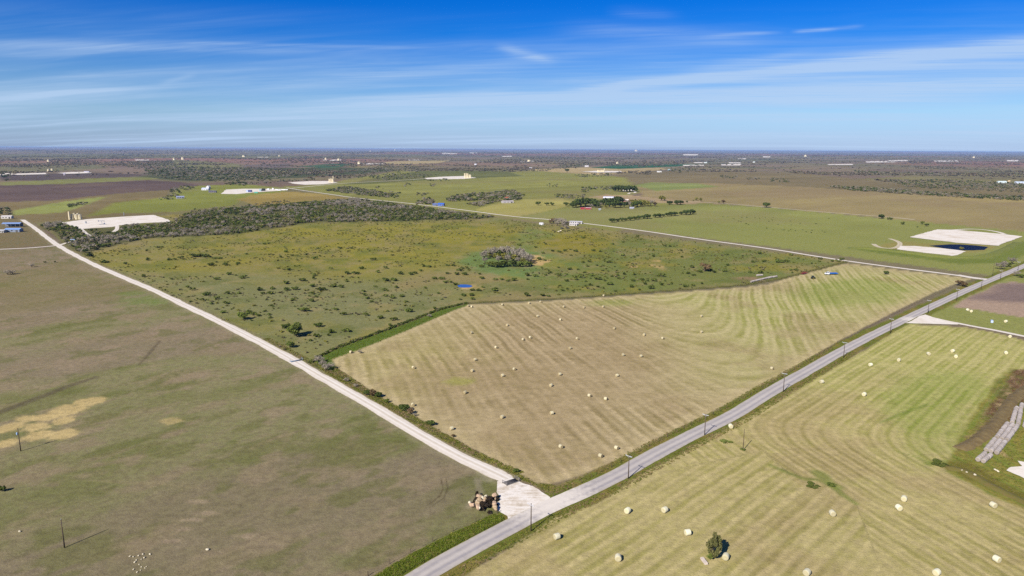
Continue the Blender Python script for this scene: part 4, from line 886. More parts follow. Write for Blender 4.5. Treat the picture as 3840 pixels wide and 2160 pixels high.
# --- trees by the trailer home and at the road
for px, py, h, kd in [(2062, 838, 16, 'rust'), (2075, 838, 22, 'rust'), (2084, 839, 24, 'bare'), (2096, 840, 26, 'bare'), (2107, 842, 26, 'bare'), (2118, 845, 24, 'bare'), (2128, 845, 18, 'bare'), (2090, 846, 18, 'bare'), (2112, 849, 16, 'bare'), (2122, 856, 14, 'bare')]:
    tree_px(kd, px, py, h, 'grey bare tree left of the grey mobile home' if kd == 'bare' else 'reddish brown tree at the left of the grey bare trees by the mobile home', 'grey trees by the mobile home' if kd == 'bare' else 'reddish trees by the mobile home', 1.2)
for px, py, h, kd, w, lab in [(3752, 1010, 30, 'bare', 1.3, 'left pale grey bush above the paved road on the right'), (3766, 1003, 28, 'bare', 1.2, 'middle grey bush above the paved road on the right'), (3795, 991, 30, 'bare', 1.1, 'tall mauve grey bush above the paved road on the right'), (3780, 1000, 20, 'green', 1.3, 'green undergrowth between the grey bushes above the paved road'),
                              (3600, 1072, 24, 'rust', 1.6, 'dark brown bare bush at the end of the hay field by the paved road'), (3618, 1076, 18, 'rust', 1.5, 'smaller brown bush right of the dark bare bush by the hay field'), (3810, 1036, 22, 'bare', 1.3, 'grey bush on the near side of the paved road at the right edge'), (3826, 1042, 18, 'green', 1.6, 'green bush on the near side of the paved road at the right edge'),
                              (3604, 938, 14, 'yellow', 1.3, 'small yellow green tree on the rim of the dark pond'), (3322, 1029, 13, 'oak', 1.2, 'dark green round bush alone on the mown hay near its far corner'),
                              (30, 1030, 20, 'bare', 1.8, 'left pale grey bush pair at the left edge of the pasture'), (48, 1028, 16, 'bare', 1.6, 'right pale grey bush of the pair at the left edge of the pasture'), (120, 1002, 16, 'bare', 1.4, 'grey bare bush below the gravel side road'), (206, 985, 9, 'green', 1.0, 'small dark bush below the gravel road crossing'), (168, 986, 8, 'green', 1.4, 'small low bush left of the dark bush below the crossing'), (335, 962, 18, 'green', 1.4, 'green bush right beside the gravel road below the thicket')]:
    tree_px(kd, px, py, h, lab, None, w)
# --- hedge along the gravel road
for i, (px, py, h, kd, lab) in enumerate([(1196, 1362, 32, 'bare', 'pale grey bare bush at the corner where the green strip meets the road'), (1210, 1375, 28, 'bare', 'second pale grey bush at the corner of the green strip'), (1222, 1392, 30, 'bare', 'grey bare bush facing the corner of the hay field'), (1240, 1384, 26, 'bare', 'lowest pale grey bush at the corner of the hay field'), (1298, 1432, 18, 'bare', 'small grey bush in the roadside hedge below the corner'), (1334, 1452, 16, 'bare', 'whitish grey bush in the hedge by the gravel road'),
        (1396, 1484, 26, 'rust', 'round dark brown bush in the hedge by the gravel road'), (1418, 1489, 18, 'oak', 'dark bush right of the round brown bush in the hedge'), (1380, 1482, 18, 'oak', 'dark bush left of the round brown bush in the hedge'), (1450, 1510, 18, 'green', 'green bush midway along the gravel road hedge'), (1516, 1541, 24, 'oak', 'dark green bush in the hedge below the middle bales'), (1538, 1553, 24, 'rust', 'grey brown bush touching the dark green hedge bush'), (1556, 1560, 14, 'bare', 'thin grey bush after the grey brown hedge bush'),
        (1602, 1590, 16, 'green', 'low green hedge bush beside the gravel road'), (1615, 1596, 18, 'oak', 'dark hedge bush beside the low green one'), (1700, 1640, 14, 'rust', 'small brown hedge bush above the lower gravel road'), (1936, 1772, 14, 'oak', 'small dark bush by the gate of the gravel road'), (1350, 1325, 14, 'bare', 'grey weed clump in the green strip left of the hay field'), (1610, 1190, 14, 'bare', 'grey bush on the green strip by the middle fence')]):
    tree_px(kd, px, py, h, lab, None, 1.3)
# --- the lone tree on the mown field
tree_px('near', 2676, 2092, 118, 'lone dusty green tree in the mown field beside a bale', None, 0.74)
g_ = tree_px('green', 2664, 2098, 26, 'bright green bush at the foot of the lone field tree', None, 1.1)
shrub(P(2724, 1659), 4.2, 0.9, 'low green weed patch in the mown field left of the thin pole', None, 'weed_patch'); shrub(P(2783, 1688), 2.4, 1.0, 'green weeds round the foot of the thin pole', None, 'weed_patch')
shrub(P(3050, 1820), 5.0, 0.7, 'dark green weeds on the track across the mown field', None, 'weed_patch'); shrub(P(3125, 1820), 4.0, 0.7, 'largest green weed patch on the bend of the mown rows', None, 'weed_patch'); shrub(P(3525, 1738), 6.0, 0.9, 'green weed patch at the tip of the mown field by the soil bank', None, 'weed_patch')
o_ = shrub(P(8, 1842), 2.6, 3.2, 'dark bush cut off by the left edge of the grazed pasture', None)

# --- dark specks on the green pasture beyond the upper road
spec = [(2729, 813), (2711, 812), (2751, 820), (2769, 829), (2779, 831), (2798, 839), (2806, 842), (2831, 816), (2848, 818), (2870, 817), (2883, 830), (2896, 825), (2898, 815), (2918, 842), (2967, 843), (2963, 829), (3000, 838), (3060, 839), (3010, 862), (2940, 862), (2932, 862), (2957, 866), (2982, 865), (2966, 861), (2900, 861), (3023, 869), (3045, 863), (3093, 870), (3083, 866), (3108, 819), (2875, 856), (2800, 815), (2780, 815), (3042, 872)]
for px, py in spec: shrub(P(px, py + 1), random.uniform(1.8, 3.2), random.uniform(1.2, 2), 'tiny dark bush speckling the green pasture above the upper gravel road', 'tiny bushes on the upper pasture')

# ------------------------------------------------------------------ masses of vegetation nobody could count
def scatter(name, pts, scl, rot, protos, label, idx=None):
    """one object: prototype meshes instanced on a cloud of points"""
    n = len(pts); pc = bpy.data.collections.new(name + '_kinds')
    for i, (me, mt) in enumerate(protos):
        o = bpy.data.objects.new('%s_kind_%02d' % (name, i), me); pc.objects.link(o)
    me = bpy.data.meshes.new(name); me.vertices.add(n); me.vertices.foreach_set('co', np.asarray(pts, np.float32).ravel())
    a = me.attributes.new('scl', 'FLOAT_VECTOR', 'POINT'); a.data.foreach_set('vector', np.asarray(scl, np.float32).ravel())
    a = me.attributes.new('rot', 'FLOAT', 'POINT'); a.data.foreach_set('value', np.asarray(rot, np.float32))
    a = me.attributes.new('idx', 'INT', 'POINT'); a.data.foreach_set('value', np.asarray(idx if idx is not None else rng.integers(0, len(protos), n), np.int32))
    o = put(name, me, kind='stuff', label=label)
    g = bpy.data.node_groups.new(name, 'GeometryNodeTree')
    g.interface.new_socket('Geometry', in_out='INPUT', socket_type='NodeSocketGeometry'); g.interface.new_socket('Geometry', in_out='OUTPUT', socket_type='NodeSocketGeometry')
    N_ = g.nodes.new; L_ = g.links.new
    gi, go = N_('NodeGroupInput'), N_('NodeGroupOutput'); iop = N_('GeometryNodeInstanceOnPoints'); ci = N_('GeometryNodeCollectionInfo')
    ci.inputs['Collection'].default_value = pc; ci.inputs['Separate Children'].default_value = True; ci.inputs['Reset Children'].default_value = True
    iop.inputs['Pick Instance'].default_value = True
    def na(nm, ty): 
        x = N_('GeometryNodeInputNamedAttribute'); x.data_type = ty; x.inputs['Name'].default_value = nm; return x.outputs['Attribute']
    cx = N_('ShaderNodeCombineXYZ'); L_(na('rot', 'FLOAT'), cx.inputs[2])
    L_(gi.outputs[0], iop.inputs['Points']); L_(ci.outputs[0], iop.inputs['Instance']); L_(na('idx', 'INT'), iop.inputs['Instance Index'])
    L_(cx.outputs[0], iop.inputs['Rotation']); L_(na('scl', 'FLOAT_VECTOR'), iop.inputs['Scale']); L_(iop.outputs[0], go.inputs[0])
    m_ = o.modifiers.new('scatter', 'NODES'); m_.node_group = g
    return o
def pts_in(poly, n):
    poly = np.array(poly); lo, hi = poly.min(0), poly.max(0); out_ = []
    while sum(len(q) for q in out_) < n:
        q = rng.uniform(lo, hi, (n * 2, 2)); out_.append(q[poly_sd(q[:, 0], q[:, 1], poly) < 0])
    return np.concatenate(out_)[:n]
def bush_proto(mat, seed, n, size, lo=0.0, aspect=1.0):
    me, cs = crown_mesh('clump', seed, n, 7, 0.34, 0.45, 0.25, 0.2, size, mat, lo=lo, aspect=aspect); return (me, mat)
SCRUB = [bush_proto(L_scrub, 300 + i, 150, 0.085) for i in range(3)] + [bush_proto(L_shrub, 310 + i, 150, 0.085) for i in range(3)] + [bush_proto(L_bare, 320 + i, 170, 0.075, aspect=0.4) for i in range(3)] + [bush_proto(L_oak, 330 + i, 150, 0.085) for i in range(2)] + [bush_proto(L_yel, 340, 140, 0.08)]
# the thicket: brush and bare grey trees grown into one mass
pad_ = PA([(215, 832), (575, 800), (660, 834), (560, 845), (449, 850), (425, 862), (302, 862), (262, 848)]); pit = [PA([(295, 852), (310, 852), (356, 886), (335, 892)]), PA([(428, 845), (446, 845), (446, 870), (422, 870)])]
q = pts_in(PA(THICKET_PX), 7600)
ok = poly_sd(q[:, 0], q[:, 1], pad_) > 1
for p_ in pit: ok &= poly_sd(q[:, 0], q[:, 1], p_) > 1
ok &= line_d(q[:, 0], q[:, 1], gv) > 7; ok &= fbm(q[:, 0], q[:, 1], 26, 3, 400) > 0.36
q = q[ok]; n = len(q)
h_ = rng.uniform(2.2, 4.8, n) * (0.7 + 0.6 * fbm(q[:, 0], q[:, 1], 60, 2, 401)); w_ = h_ * rng.uniform(1.0, 1.6, n)
zone = fbm(q[:, 0], q[:, 1], 75, 3, 402); u_ = rng.uniform(0, 1, n)
bare_share = sstep(zone, 0.48, 0.64) * 0.5 + 0.07
ix = np.where(u_ < bare_share, rng.integers(6, 9, n), np.where(u_ < bare_share + 0.25, rng.integers(0, 3, n), np.where(u_ > 0.93, 11, np.where(u_ > 0.8, rng.integers(9, 11, n), rng.integers(3, 6, n)))))
h_ = np.where((ix >= 6) & (ix < 9), h_ * 1.25, h_)
scatter('brush_thicket', np.column_stack([q, np.zeros(n)]), np.column_stack([w_, w_, h_]), rng.uniform(0, 6.28, n), SCRUB, 'dense thicket of green brush and bare grey trees behind the yellow pasture', ix)

# lines and belts of brush in the middle distance (photograph pixels, count, height)
BELT = [([(1290, 702), (1330, 705), (1400, 715), (1500, 738), (1490, 745), (1400, 738), (1310, 728), (1220, 716)], 420, (3, 6)), ([(1665, 752), (1700, 738), (1760, 728), (1840, 724), (1930, 716), (1965, 735), (1930, 745), (1800, 752), (1740, 756), (1690, 758)], 420, (3.5, 7)),
        ([(1740, 768), (1780, 762), (1880, 748), (1960, 738), (1945, 752), (1860, 758), (1800, 776)], 170, (3, 6)), ([(1560, 756), (1620, 752), (1640, 768), (1560, 770)], 40, (3, 6)), ([(1590, 750), (1625, 748), (1626, 765), (1595, 768)], 22, (6, 9)),
        ([(530, 640), (700, 625), (900, 630), (1180, 650), (1000, 680), (800, 682), (620, 672)], 1500, (4, 9)), ([(840, 690), (920, 686), (920, 698), (850, 698)], 24, (6, 9)), ([(900, 690), (1060, 676), (1180, 672), (1180, 678), (1060, 684), (910, 696)], 90, (3, 6)),
        ([(1380, 655), (1500, 650), (1640, 655), (1590, 668), (1450, 678), (1410, 676)], 240, (3, 6)), ([(1300, 640), (1420, 625), (1560, 622), (1580, 645), (1400, 648)], 420, (3.5, 7)), ([(640, 710), (700, 696), (730, 706), (680, 722), (640, 726)], 60, (3, 6)), ([(590, 750), (640, 730), (680, 722), (650, 750)], 40, (3, 5)),
        ([(250, 772), (310, 758), (340, 762), (260, 780)], 40, (2.5, 5)), ([(0, 780), (40, 780), (45, 806), (0, 808)], 30, (3, 6)), ([(700, 790), (1100, 750), (1110, 760), (720, 802)], 90, (2, 4)), ([(3110, 700), (3250, 704), (3600, 728), (3900, 742), (3900, 756), (3600, 742), (3200, 716)], 900, (3, 7)),
        ([(3330, 680), (3500, 672), (3900, 690), (3900, 725), (3600, 715), (3400, 702)], 900, (3, 6)), ([(2700, 658), (2770, 662), (2760, 672), (2700, 668)], 50, (3, 6)), ([(2800, 668), (2850, 670), (2840, 676), (2800, 674)], 24, (3, 6)), ([(2885, 668), (2960, 672), (2960, 684), (2890, 682)], 60, (3, 6)), ([(3390, 648), (3560, 652), (3560, 662), (3400, 656)], 160, (4, 8)),
        ([(3200, 640), (3330, 646), (3325, 654), (3210, 648)], 90, (4, 8)), ([(2170, 706), (2310, 700), (2310, 714), (2170, 712)], 60, (3, 6)), ([(2080, 730), (2200, 732), (2180, 746), (2080, 744)], 70, (2.5, 5)), ([(2180, 712), (2210, 714), (2210, 724), (2180, 722)], 14, (3, 5)), ([(2050, 690), (2100, 692), (2090, 704), (2050, 702)], 14, (3, 5)),
        ([(2150, 656), (2300, 648), (2290, 660), (2180, 668)], 100, (3, 6)), ([(1970, 640), (2220, 612), (2260, 618), (2120, 632), (2000, 644)], 260, (4, 8)), ([(1460, 718), (1500, 726), (1480, 736), (1440, 728)], 26, (3, 5)), ([(1560, 724), (1610, 726), (1600, 736), (1560, 734)], 20, (3, 5)), ([(1410, 700), (1440, 702), (1440, 710), (1410, 708)], 8, (3, 5)), ([(1610, 690), (1640, 692), (1635, 702), (1612, 700)], 7, (4, 6)), ([(1510, 688), (1540, 688), (1538, 700), (1512, 700)], 6, (4, 6)),
        ([(1590, 674), (1690, 672), (1690, 680), (1600, 680)], 22, (4, 6)), ([(1300, 655), (1380, 650), (1420, 664), (1310, 672)], 70, (3, 6)), ([(2500, 640), (2580, 630), (2620, 640), (2540, 650)], 70, (5, 9)), ([(2090, 622), (2230, 612), (2220, 622), (2100, 630)], 90, (5, 9)), ([(0, 645), (40, 640), (40, 680), (0, 684)], 26, (5, 9)), ([(480, 610), (640, 600), (680, 640), (560, 640), (480, 630)], 500, (4, 8))]
allp, alls, alli = [], [], []
for px, cnt, (h0, h1) in BELT:
    q = pts_in(PA(px), cnt); n = len(q); h_ = rng.uniform(h0, h1, n); w_ = h_ * rng.uniform(1.0, 1.7, n)
    allp.append(np.column_stack([q, terrain(q[:, 0], q[:, 1])])); alls.append(np.column_stack([w_, w_, h_])); u_ = rng.uniform(0, 1, n)
    alli.append(np.where(u_ < 0.25, rng.integers(6, 9, n), np.where(u_ < 0.6, rng.integers(0, 3, n), np.where(u_ < 0.8, rng.integers(9, 11, n), rng.integers(3, 6, n)))))
allp, alls, alli = map(np.concatenate, (allp, alls, alli)); n = len(allp)
scatter('brush_belts', allp, alls, rng.uniform(0, 6.28, n), SCRUB, 'belts of brush and small trees between the fields beyond the pasture', alli)
# woodland far off, out to the skyline
FARP = [bush_proto(L_far, 350 + i, 46, 0.16) for i in range(4)] + [bush_proto(L_scrub, 360 + i, 46, 0.16) for i in range(2)] + [bush_proto(L_rust, 370, 46, 0.16)]
rr = np.exp(rng.uniform(math.log(2300), math.log(26000), 60000)); tt = rng.uniform(-0.85, 0.85, 60000)
fx, fy = rr * tt, rr
dens = fbm(fx, fy, 520, 4, 410, 0.6); keep = (dens > 0.555) | (rng.uniform(0, 1, 60000) < 0.03)
for px in ([(640, 700), (1090, 690), (1590, 640), (2300, 650), (3400, 700), (3900, 705), (3900, 760), (640, 800)], [(0, 664), (560, 655), (700, 690), (400, 735), (0, 760)], [(1420, 615), (1690, 600), (1640, 615)], [(2150, 640), (2620, 614), (2560, 630), (2200, 640)], [(1950, 655), (2200, 626), (2510, 632), (2090, 666)], [(2440, 640), (3000, 650), (3400, 690), (2440, 700)]):
    keep &= poly_sd(fx, fy, PA(px)) > 0
fx, fy = fx[keep], fy[keep]; n = len(fx); h_ = rng.uniform(4, 8, n) * (0.8 + fy / 30000); w_ = h_ * rng.uniform(1.3, 2.6, n) * (1 + fy / 14000)
scatter('far_woodland', np.column_stack([fx, fy, terrain(fx, fy)]), np.column_stack([w_, w_, h_]), rng.uniform(0, 6.28, n), FARP, 'scattered woodland and brush spreading to the far horizon')

# rank grass of the verges, ditches and fence lines
def tuft(seed, mat):
    r = np.random.default_rng(seed); v, f, tn = leaves(26, [(0, 0, 0.22), (.16, .1, 0.2), (-.14, .08, 0.18)], [0.22, 0.2, 0.2], 0.10, r, 1.0, 0.35, 0.02)
    me = mesh_np('tuft', v, f); fattr(me, 'tint', tn); me.materials.append(mat); return (me, mat)
L_dry = leaf_mat('dry_weeds', (146, 126, 84), (170, 150, 110), 0.4); L_lush = leaf_mat('lush_grass', (92, 112, 38), (118, 126, 48), 0.4)
TUFT = [tuft(500 + i, L_grass) for i in range(3)] + [tuft(510 + i, L_dry) for i in range(2)] + [tuft(520 + i, L_lush) for i in range(3)]
def along(px, n, lo, hi, both=True):
    pl_ = resample(smooth_line(PL(px), 2), 3); L = len(pl_); out_ = []
    for _ in range(n):
        i = random.randrange(L - 1); p = pl_[i].lerp(pl_[i + 1], random.random()); tn = (pl_[i + 1] - pl_[i]).normalized(); s_ = random.uniform(lo, hi) * (random.choice((-1, 1)) if both else 1)
        out_.append((p.x + tn.y * s_, p.y - tn.x * s_, 0.0))
    return np.array(out_)
g1 = along(PAVED_PX[:13], 6500, 4.1, 7.4); g2 = along(GRAVEL_PX[:8], 2200, 3.8, 7.0, False); g3 = along(FENCE_MID_PX[:6], 1500, -1.0, 1.2, False); g4 = along(FENCE_MID_PX[5:], 1500, -1.2, 1.4, False)
g5 = np.column_stack([pts_in(PA([(1400, 2165), (1520, 2092), (1700, 2002), (1852, 1932), (1885, 1942), (1880, 1962), (1700, 2050), (1560, 2122), (1490, 2162)]), 2600), np.zeros(2600)])
g6 = np.column_stack([pts_in(PA([(1215, 1398), (1262, 1380), (1420, 1484), (1700, 1645), (1950, 1780), (2010, 1812), (2085, 1822), (2060, 1850), (1985, 1812), (1905, 1776), (1700, 1680)]), 3200), np.zeros(3200)])
g7 = np.column_stack([pts_in(PA([(1165, 1362), (1240, 1314), (1400, 1257), (1560, 1198), (1750, 1141), (1560, 1227), (1400, 1292), (1300, 1332), (1250, 1346)]), 1000), np.zeros(1000)])
apr = PA([(1866, 1806), (1903, 1780), (1930, 1800), (1990, 1818), (2066, 1867), (2055, 1900), (1985, 1938), (1905, 1965), (1893, 1935), (1862, 1918)]); ap2 = PA([(3396, 1214), (3420, 1203), (3452, 1180), (3520, 1192), (3600, 1212), (3600, 1222), (3430, 1216)]); ap3 = PA([(3560, 1020), (3720, 1040), (3720, 1060), (3560, 1036)])
gp = np.concatenate([g1, g2, g3, g4, g5, g6, g7]); gk = np.concatenate([np.full(len(a), k) for k, a in enumerate((g1, g2, g3, g4, g5, g6, g7))])
ok = (poly_sd(gp[:, 0], gp[:, 1], apr) > 0.6) & (poly_sd(gp[:, 0], gp[:, 1], ap2) > 0.6) & (poly_sd(gp[:, 0], gp[:, 1], ap3) > 0.6) & (line_d(gp[:, 0], gp[:, 1], gv) > 3.6) & (line_d(gp[:, 0], gp[:, 1], pv) > 3.9)
gp, gk = gp[ok], gk[ok]; n = len(gp); u_ = rng.uniform(0, 1, n); dry = fbm(gp[:, 0], gp[:, 1], 9, 3, 420) > 0.53
ix = np.where((gk == 4) | (gk == 6), np.where(u_ < .75, rng.integers(5, 8, n), rng.integers(0, 3, n)), np.where(dry & (u_ < .6), rng.integers(3, 5, n), np.where(u_ > .8, rng.integers(5, 8, n), rng.integers(0, 3, n))))
s_ = rng.uniform(0.6, 1.5, n) * np.where(gk == 4, 1.2, np.where(gk == 0, 0.8, np.where(gk == 6, 0.8, 1.0)))
scatter('verge_grass', gp, np.column_stack([s_ * 1.2, s_ * 1.2, s_ * rng.uniform(0.4, 0.8, n)]), rng.uniform(0, 6.28, n), TUFT, 'rank grass and weeds along the road verges, ditch and fence lines', ix)

# weeds and clods on the bare soil bank
q = pts_in(PA([(3800, 1385), (3770, 1440), (3735, 1490), (3690, 1560), (3600, 1660), (3590, 1690), (3650, 1675), (3720, 1640), (3790, 1560), (3840, 1500), (4000, 1480), (4000, 1390)]), 700); n = len(q); s_ = rng.uniform(0.4, 1.2, n)
scatter('bank_weeds', np.column_stack([q, np.full(n, 0.12)]), np.column_stack([s_ * 1.3, s_ * 1.3, s_ * 0.5]), rng.uniform(0, 6.28, n), TUFT[:5], 'dry weeds on the bare brown soil bank', rng.choice([0, 3, 4, 4], n))
q = pts_in(PA([(3590, 1700), (3660, 1690), (3740, 1660), (3840, 1580), (4000, 1560), (4000, 1930), (3840, 1880), (3640, 1790), (3560, 1750)]), 1500); n = len(q); s_ = rng.uniform(0.4, 1.1, n)
ok = (poly_sd(q[:, 0], q[:, 1], PA([(3765, 1765), (3790, 1748), (3815, 1725), (3870, 1735), (4000, 1755), (4000, 1835), (3850, 1805), (3815, 1790)])) > 0.5) & (line_d(q[:, 0], q[:, 1], PA([(3675, 1735), (3752, 1655), (3812, 1532)])) > 3) & (line_d(q[:, 0], q[:, 1], PA([(3816, 1598), (3850, 1520)])) > 4)
scatter('corner_grass', np.column_stack([q, np.zeros(n)])[ok], np.column_stack([s_ * 1.3, s_ * 1.3, s_ * 0.5])[ok], rng.uniform(0, 6.28, ok.sum()), TUFT, 'rough grass of the corner around the grey bale rows', rng.choice([0, 1, 2, 3, 5], ok.sum()))
# low weeds and bunch grass speckling the shrub pasture
q = pts_in(PA(SHRUB_PX), 15000); dn = fbm(q[:, 0], q[:, 1], 28, 4, 430); q = q[(dn > 0.47) & (poly_sd(q[:, 0], q[:, 1], PA(THICKET_PX)) > 0) & (poly_sd(q[:, 0], q[:, 1], pad_) > 4)]
n = len(q); s_ = rng.uniform(0.6, 1.9, n) * rng.uniform(0.6, 1.3, n); u_ = rng.uniform(0, 1, n); WEED = [bush_proto(L_shrub, 380 + i, 40, 0.15) for i in range(2)] + [bush_proto(L_yel, 383 + i, 40, 0.15) for i in range(2)] + [bush_proto(L_scrub, 386 + i, 40, 0.15) for i in range(2)]
yz = sstep(q[:, 1], 430, 620)
ix = np.where(u_ < 0.25 + 0.4 * yz, rng.integers(2, 4, n), np.where(u_ < 0.85, rng.integers(4, 6, n), rng.integers(0, 2, n)))
scatter('pasture_weeds', np.column_stack([q, np.zeros(n)]), np.column_stack([s_ * 1.3, s_ * 1.3, s_ * 0.7]), rng.uniform(0, 6.28, n), WEED, 'low weeds and bunch grass speckling the shrub pasture', ix)
# dark rank growth along the middle fence
q = along(FENCE_MID_PX[:6], 420, -0.9, 0.9, False); n = len(q); s_ = rng.uniform(0.7, 1.5, n)
scatter('fence_brush', q, np.column_stack([s_ * 1.4, s_ * 1.4, s_ * 1.05]), rng.uniform(0, 6.28, n), SCRUB[3:6] + SCRUB[9:11] + SCRUB[:1], 'dark rank brush grown along the middle fence')

# ------------------------------------------------------------------ hay bales
def bale_mat(name, c, c2, c3):
    m, t, b = material(name); oc = obj_co(t); sp = t.add('ShaderNodeSeparateXYZ'); t.l.new(oc, sp.inputs[0])
    r_ = t.m('SQRT', t.m('ADD', t.m('MULTIPLY', sp.outputs[1], sp.outputs[1]), t.m('MULTIPLY', sp.outputs[2], sp.outputs[2])))
    n = t.noise(oc, 5, 5, 0.7); ring = t.m('SINE', t.m('ADD', t.m('MULTIPLY', r_, 46), t.m('MULTIPLY', n, 7)))
    band = t.m('SINE', t.m('ADD', t.m('MULTIPLY', sp.outputs[0], 38), t.m('MULTIPLY', n, 5)))
    geo_ = t.add('ShaderNodeNewGeometry'); nx = t.add('ShaderNodeSeparateXYZ'); vt = t.add('ShaderNodeVectorTransform', vector_type='NORMAL', convert_from='WORLD', convert_to='OBJECT')
    t.l.new(geo_.outputs['Normal'], vt.inputs[0]); t.l.new(vt.outputs[0], nx.inputs[0]); end = t.smooth(t.m('ABSOLUTE', nx.outputs[0]), 0.5, 0.8)
    side = t.mix(t.m('ADD', t.m('MULTIPLY', n, 0.7), t.m('MULTIPLY', band, 0.12), clamp=True), alb(*c2), alb(*c)); en = t.mix(t.m('ADD', t.m('MULTIPLY', n, 0.6), t.m('MULTIPLY', ring, 0.25), clamp=True), alb(*c3), alb(*c2))
    ri = t.add('ShaderNodeObjectInfo').outputs['Random']; tone = t.mix(ri, (0.78, 0.76, 0.72), (1.08, 1.07, 1.04))
    t.put(b.inputs['Base Color'], t.mix(1.0, t.mix(end, side, en), tone, 'MULTIPLY')); b.inputs['Roughness'].default_value = 0.95
    bp = t.add('ShaderNodeBump'); bp.inputs['Strength'].default_value = 0.6; bp.inputs['Distance'].default_value = 0.05; t.put(bp.inputs['Height'], t.m('ADD', n, t.m('MULTIPLY', ring, 0.2))); t.l.new(bp.outputs[0], b.inputs['Normal'])
    return m
B_pale = bale_mat('pale_hay', (212, 206, 180), (190, 180, 146), (168, 152, 116)); B_old = bale_mat('weathered_hay', (200, 192, 188), (174, 166, 164), (150, 140, 130))
def bale_mesh(name, mat, seed, r=0.86, L=1.55):
    b2 = MB(); R_ = random.Random(seed)
    prof = [(0.02, -L / 2 + .02), (r * .5, -L / 2 - .01), (r * .86, -L / 2), (r * .97, -L / 2 + .07), (r, -L / 2 + .2), (r * 1.01, 0), (r, L / 2 - .2), (r * .97, L / 2 - .07), (r * .86, L / 2), (r * .5, L / 2 + .01), (0.02, L / 2 - .02)]
    b2.lathe(prof, 22, 'X', (0, 0, r * .96))
    b2.v = [(x + R_.uniform(-.02, .02), y * (1 + R_.uniform(-.015, .02)), max(0.0, z) if z > .05 else 0.0) for x, y, z in b2.v]
    me = b2.mesh(name, True); me.materials.append(mat); return me
BALES = [bale_mesh('round_bale', B_pale, i) for i in range(3)]; WHITE_BALES = [bale_mesh('white_bale', bale_mat('whitish_hay', (236, 234, 214), (216, 212, 184), (196, 186, 150)), 20 + i) for i in range(3)]
k15 = 3840 / 2576
hayb = [(883, 887), (1040, 926), (1187, 772), (1264, 767), (1331, 763), (1360, 760), (1418, 772), (1469, 774), (1517, 772), (1519, 744), (1352, 796), (1410, 805), (1276, 819), (1186, 838), (1316, 855), (1334, 850), (1452, 853), (1545, 827), (1620, 843), (1667, 852), (1764, 796), (1764, 836), (1434, 877), (1248, 875), (1195, 906), (1188, 934), (1264, 946), (1294, 930), (1408, 943), (1386, 971), (1552, 946), (1612, 897), (1567, 894), (1170, 989), (1039, 1020), (1483, 997), (1524, 1005), (1388, 1041), (1263, 1051), (1136, 1080), (1411, 1126), (1511, 1149), (1551, 1129), (1942, 928), (1178, 770)]
mowb = [(3264, 1370), (3370, 1352), (3482, 1329), (3572, 1318), (3584, 1339), (3772, 1325), (3787, 1264), (3771, 1207), (3629, 1164), (3642, 1169), (3081, 1434), (3240, 1481), (3121, 1928), (3389, 1873), (3370, 1907), (3724, 1897), (3737, 2100), (3511, 2150), (3025, 2150), (2353, 1918), (2492, 1915), (2578, 2000), (2088, 2015), (2318, 2095), (2721, 2091), (2740, 1601)]
HAY_SPECIAL = {(883, 887): 'pale bale in the far left corner of the hay field, by the green strip', (1942, 928): 'single bale close to the paved road fence far along the hay field', (1519, 744): 'far bale tucked against the middle fence of the hay field', (1764, 796): 'upper of two lone bales on the curved rows at right of the hay field', (1764, 836): 'lower of two lone bales on the curved rows at right of the hay field',
    (1511, 1149): 'bale nearest the junction corner of the hay field, left one by the road', (1551, 1129): 'bale right of the one nearest the junction, close to the paved road', (1411, 1126): 'lone bale on brown stubble inside the junction corner of the hay field', (1136, 1080): 'bale lowest along the gravel road hedge at the edge of the hay field', (1039, 1020): 'bale beside the dark bushes of the gravel road hedge',
    (1187, 772): 'right of the touching pair of bales at the bend of the middle fence', (1178, 770): 'left of the touching pair of bales at the bend of the middle fence', (1483, 997): 'left of the two bales side by side in the middle of the lower hay field', (1524, 1005): 'right of the two bales side by side in the middle of the lower hay field', (1316, 855): 'left of the two close bales in the centre of the hay field', (1334, 850): 'right of the two close bales in the centre of the hay field',
    (1040, 926): 'bale alone on pale stubble at the left of the hay field', (1388, 1041): 'bale in the lower middle of the brown stubble, above the junction corner', (1263, 1051): 'bale on brown stubble left of the lower middle one', (1567, 894): 'left of two bales right of the centre of the hay field', (1612, 897): 'right of two bales right of the centre of the hay field'}
MOW_SPECIAL = {(2721, 2091): 'bale right beside the lone tree in the mown field', (2740, 1601): 'bale nearest the paved road verge in the mown field, by the thin pole', (3389, 1873): 'upper of the two neighbouring bales in the lower right mown field', (3370, 1907): 'lower of the two neighbouring bales in the lower right mown field', (3642, 1169): 'right of two tiny bales on the strip above the white drive', (3629, 1164): 'left of two tiny bales on the strip above the white drive', (3771, 1207): 'lone bale on the strip above the white drive at far right',
    (2353, 1918): 'left of the two bales level with each other below the paved road', (2492, 1915): 'right of the two bales level with each other below the paved road', (2578, 2000): 'bale up left of the lone tree in the mown field', (2088, 2015): 'bale nearest the gravel junction in the mown field', (2318, 2095): 'large near bale in the left part of the mown field', (3121, 1928): 'bale alone right of the lone tree, below the green track', (3737, 2100): 'large bale low in the right corner of the mown field', (3724, 1897): 'bale below the rough corner with the soil bank', (3511, 2150): 'middle bale cut by the lower edge of the picture', (3025, 2150): 'left bale cut by the lower edge of the picture', (3787, 1264): 'bale just below the white drive at the right edge', (3081, 1434): 'bale closest to the fourth utility pole in the mown field', (3240, 1481): 'bale alone beyond the thin pole on pale mown rows'}
DP = {}
rest_hay = sorted([b2 for b2 in hayb if b2 not in HAY_SPECIAL], key=lambda q_: q_[1]); rest_mow = sorted([b2 for b2 in mowb if b2 not in MOW_SPECIAL], key=lambda q_: q_[0])
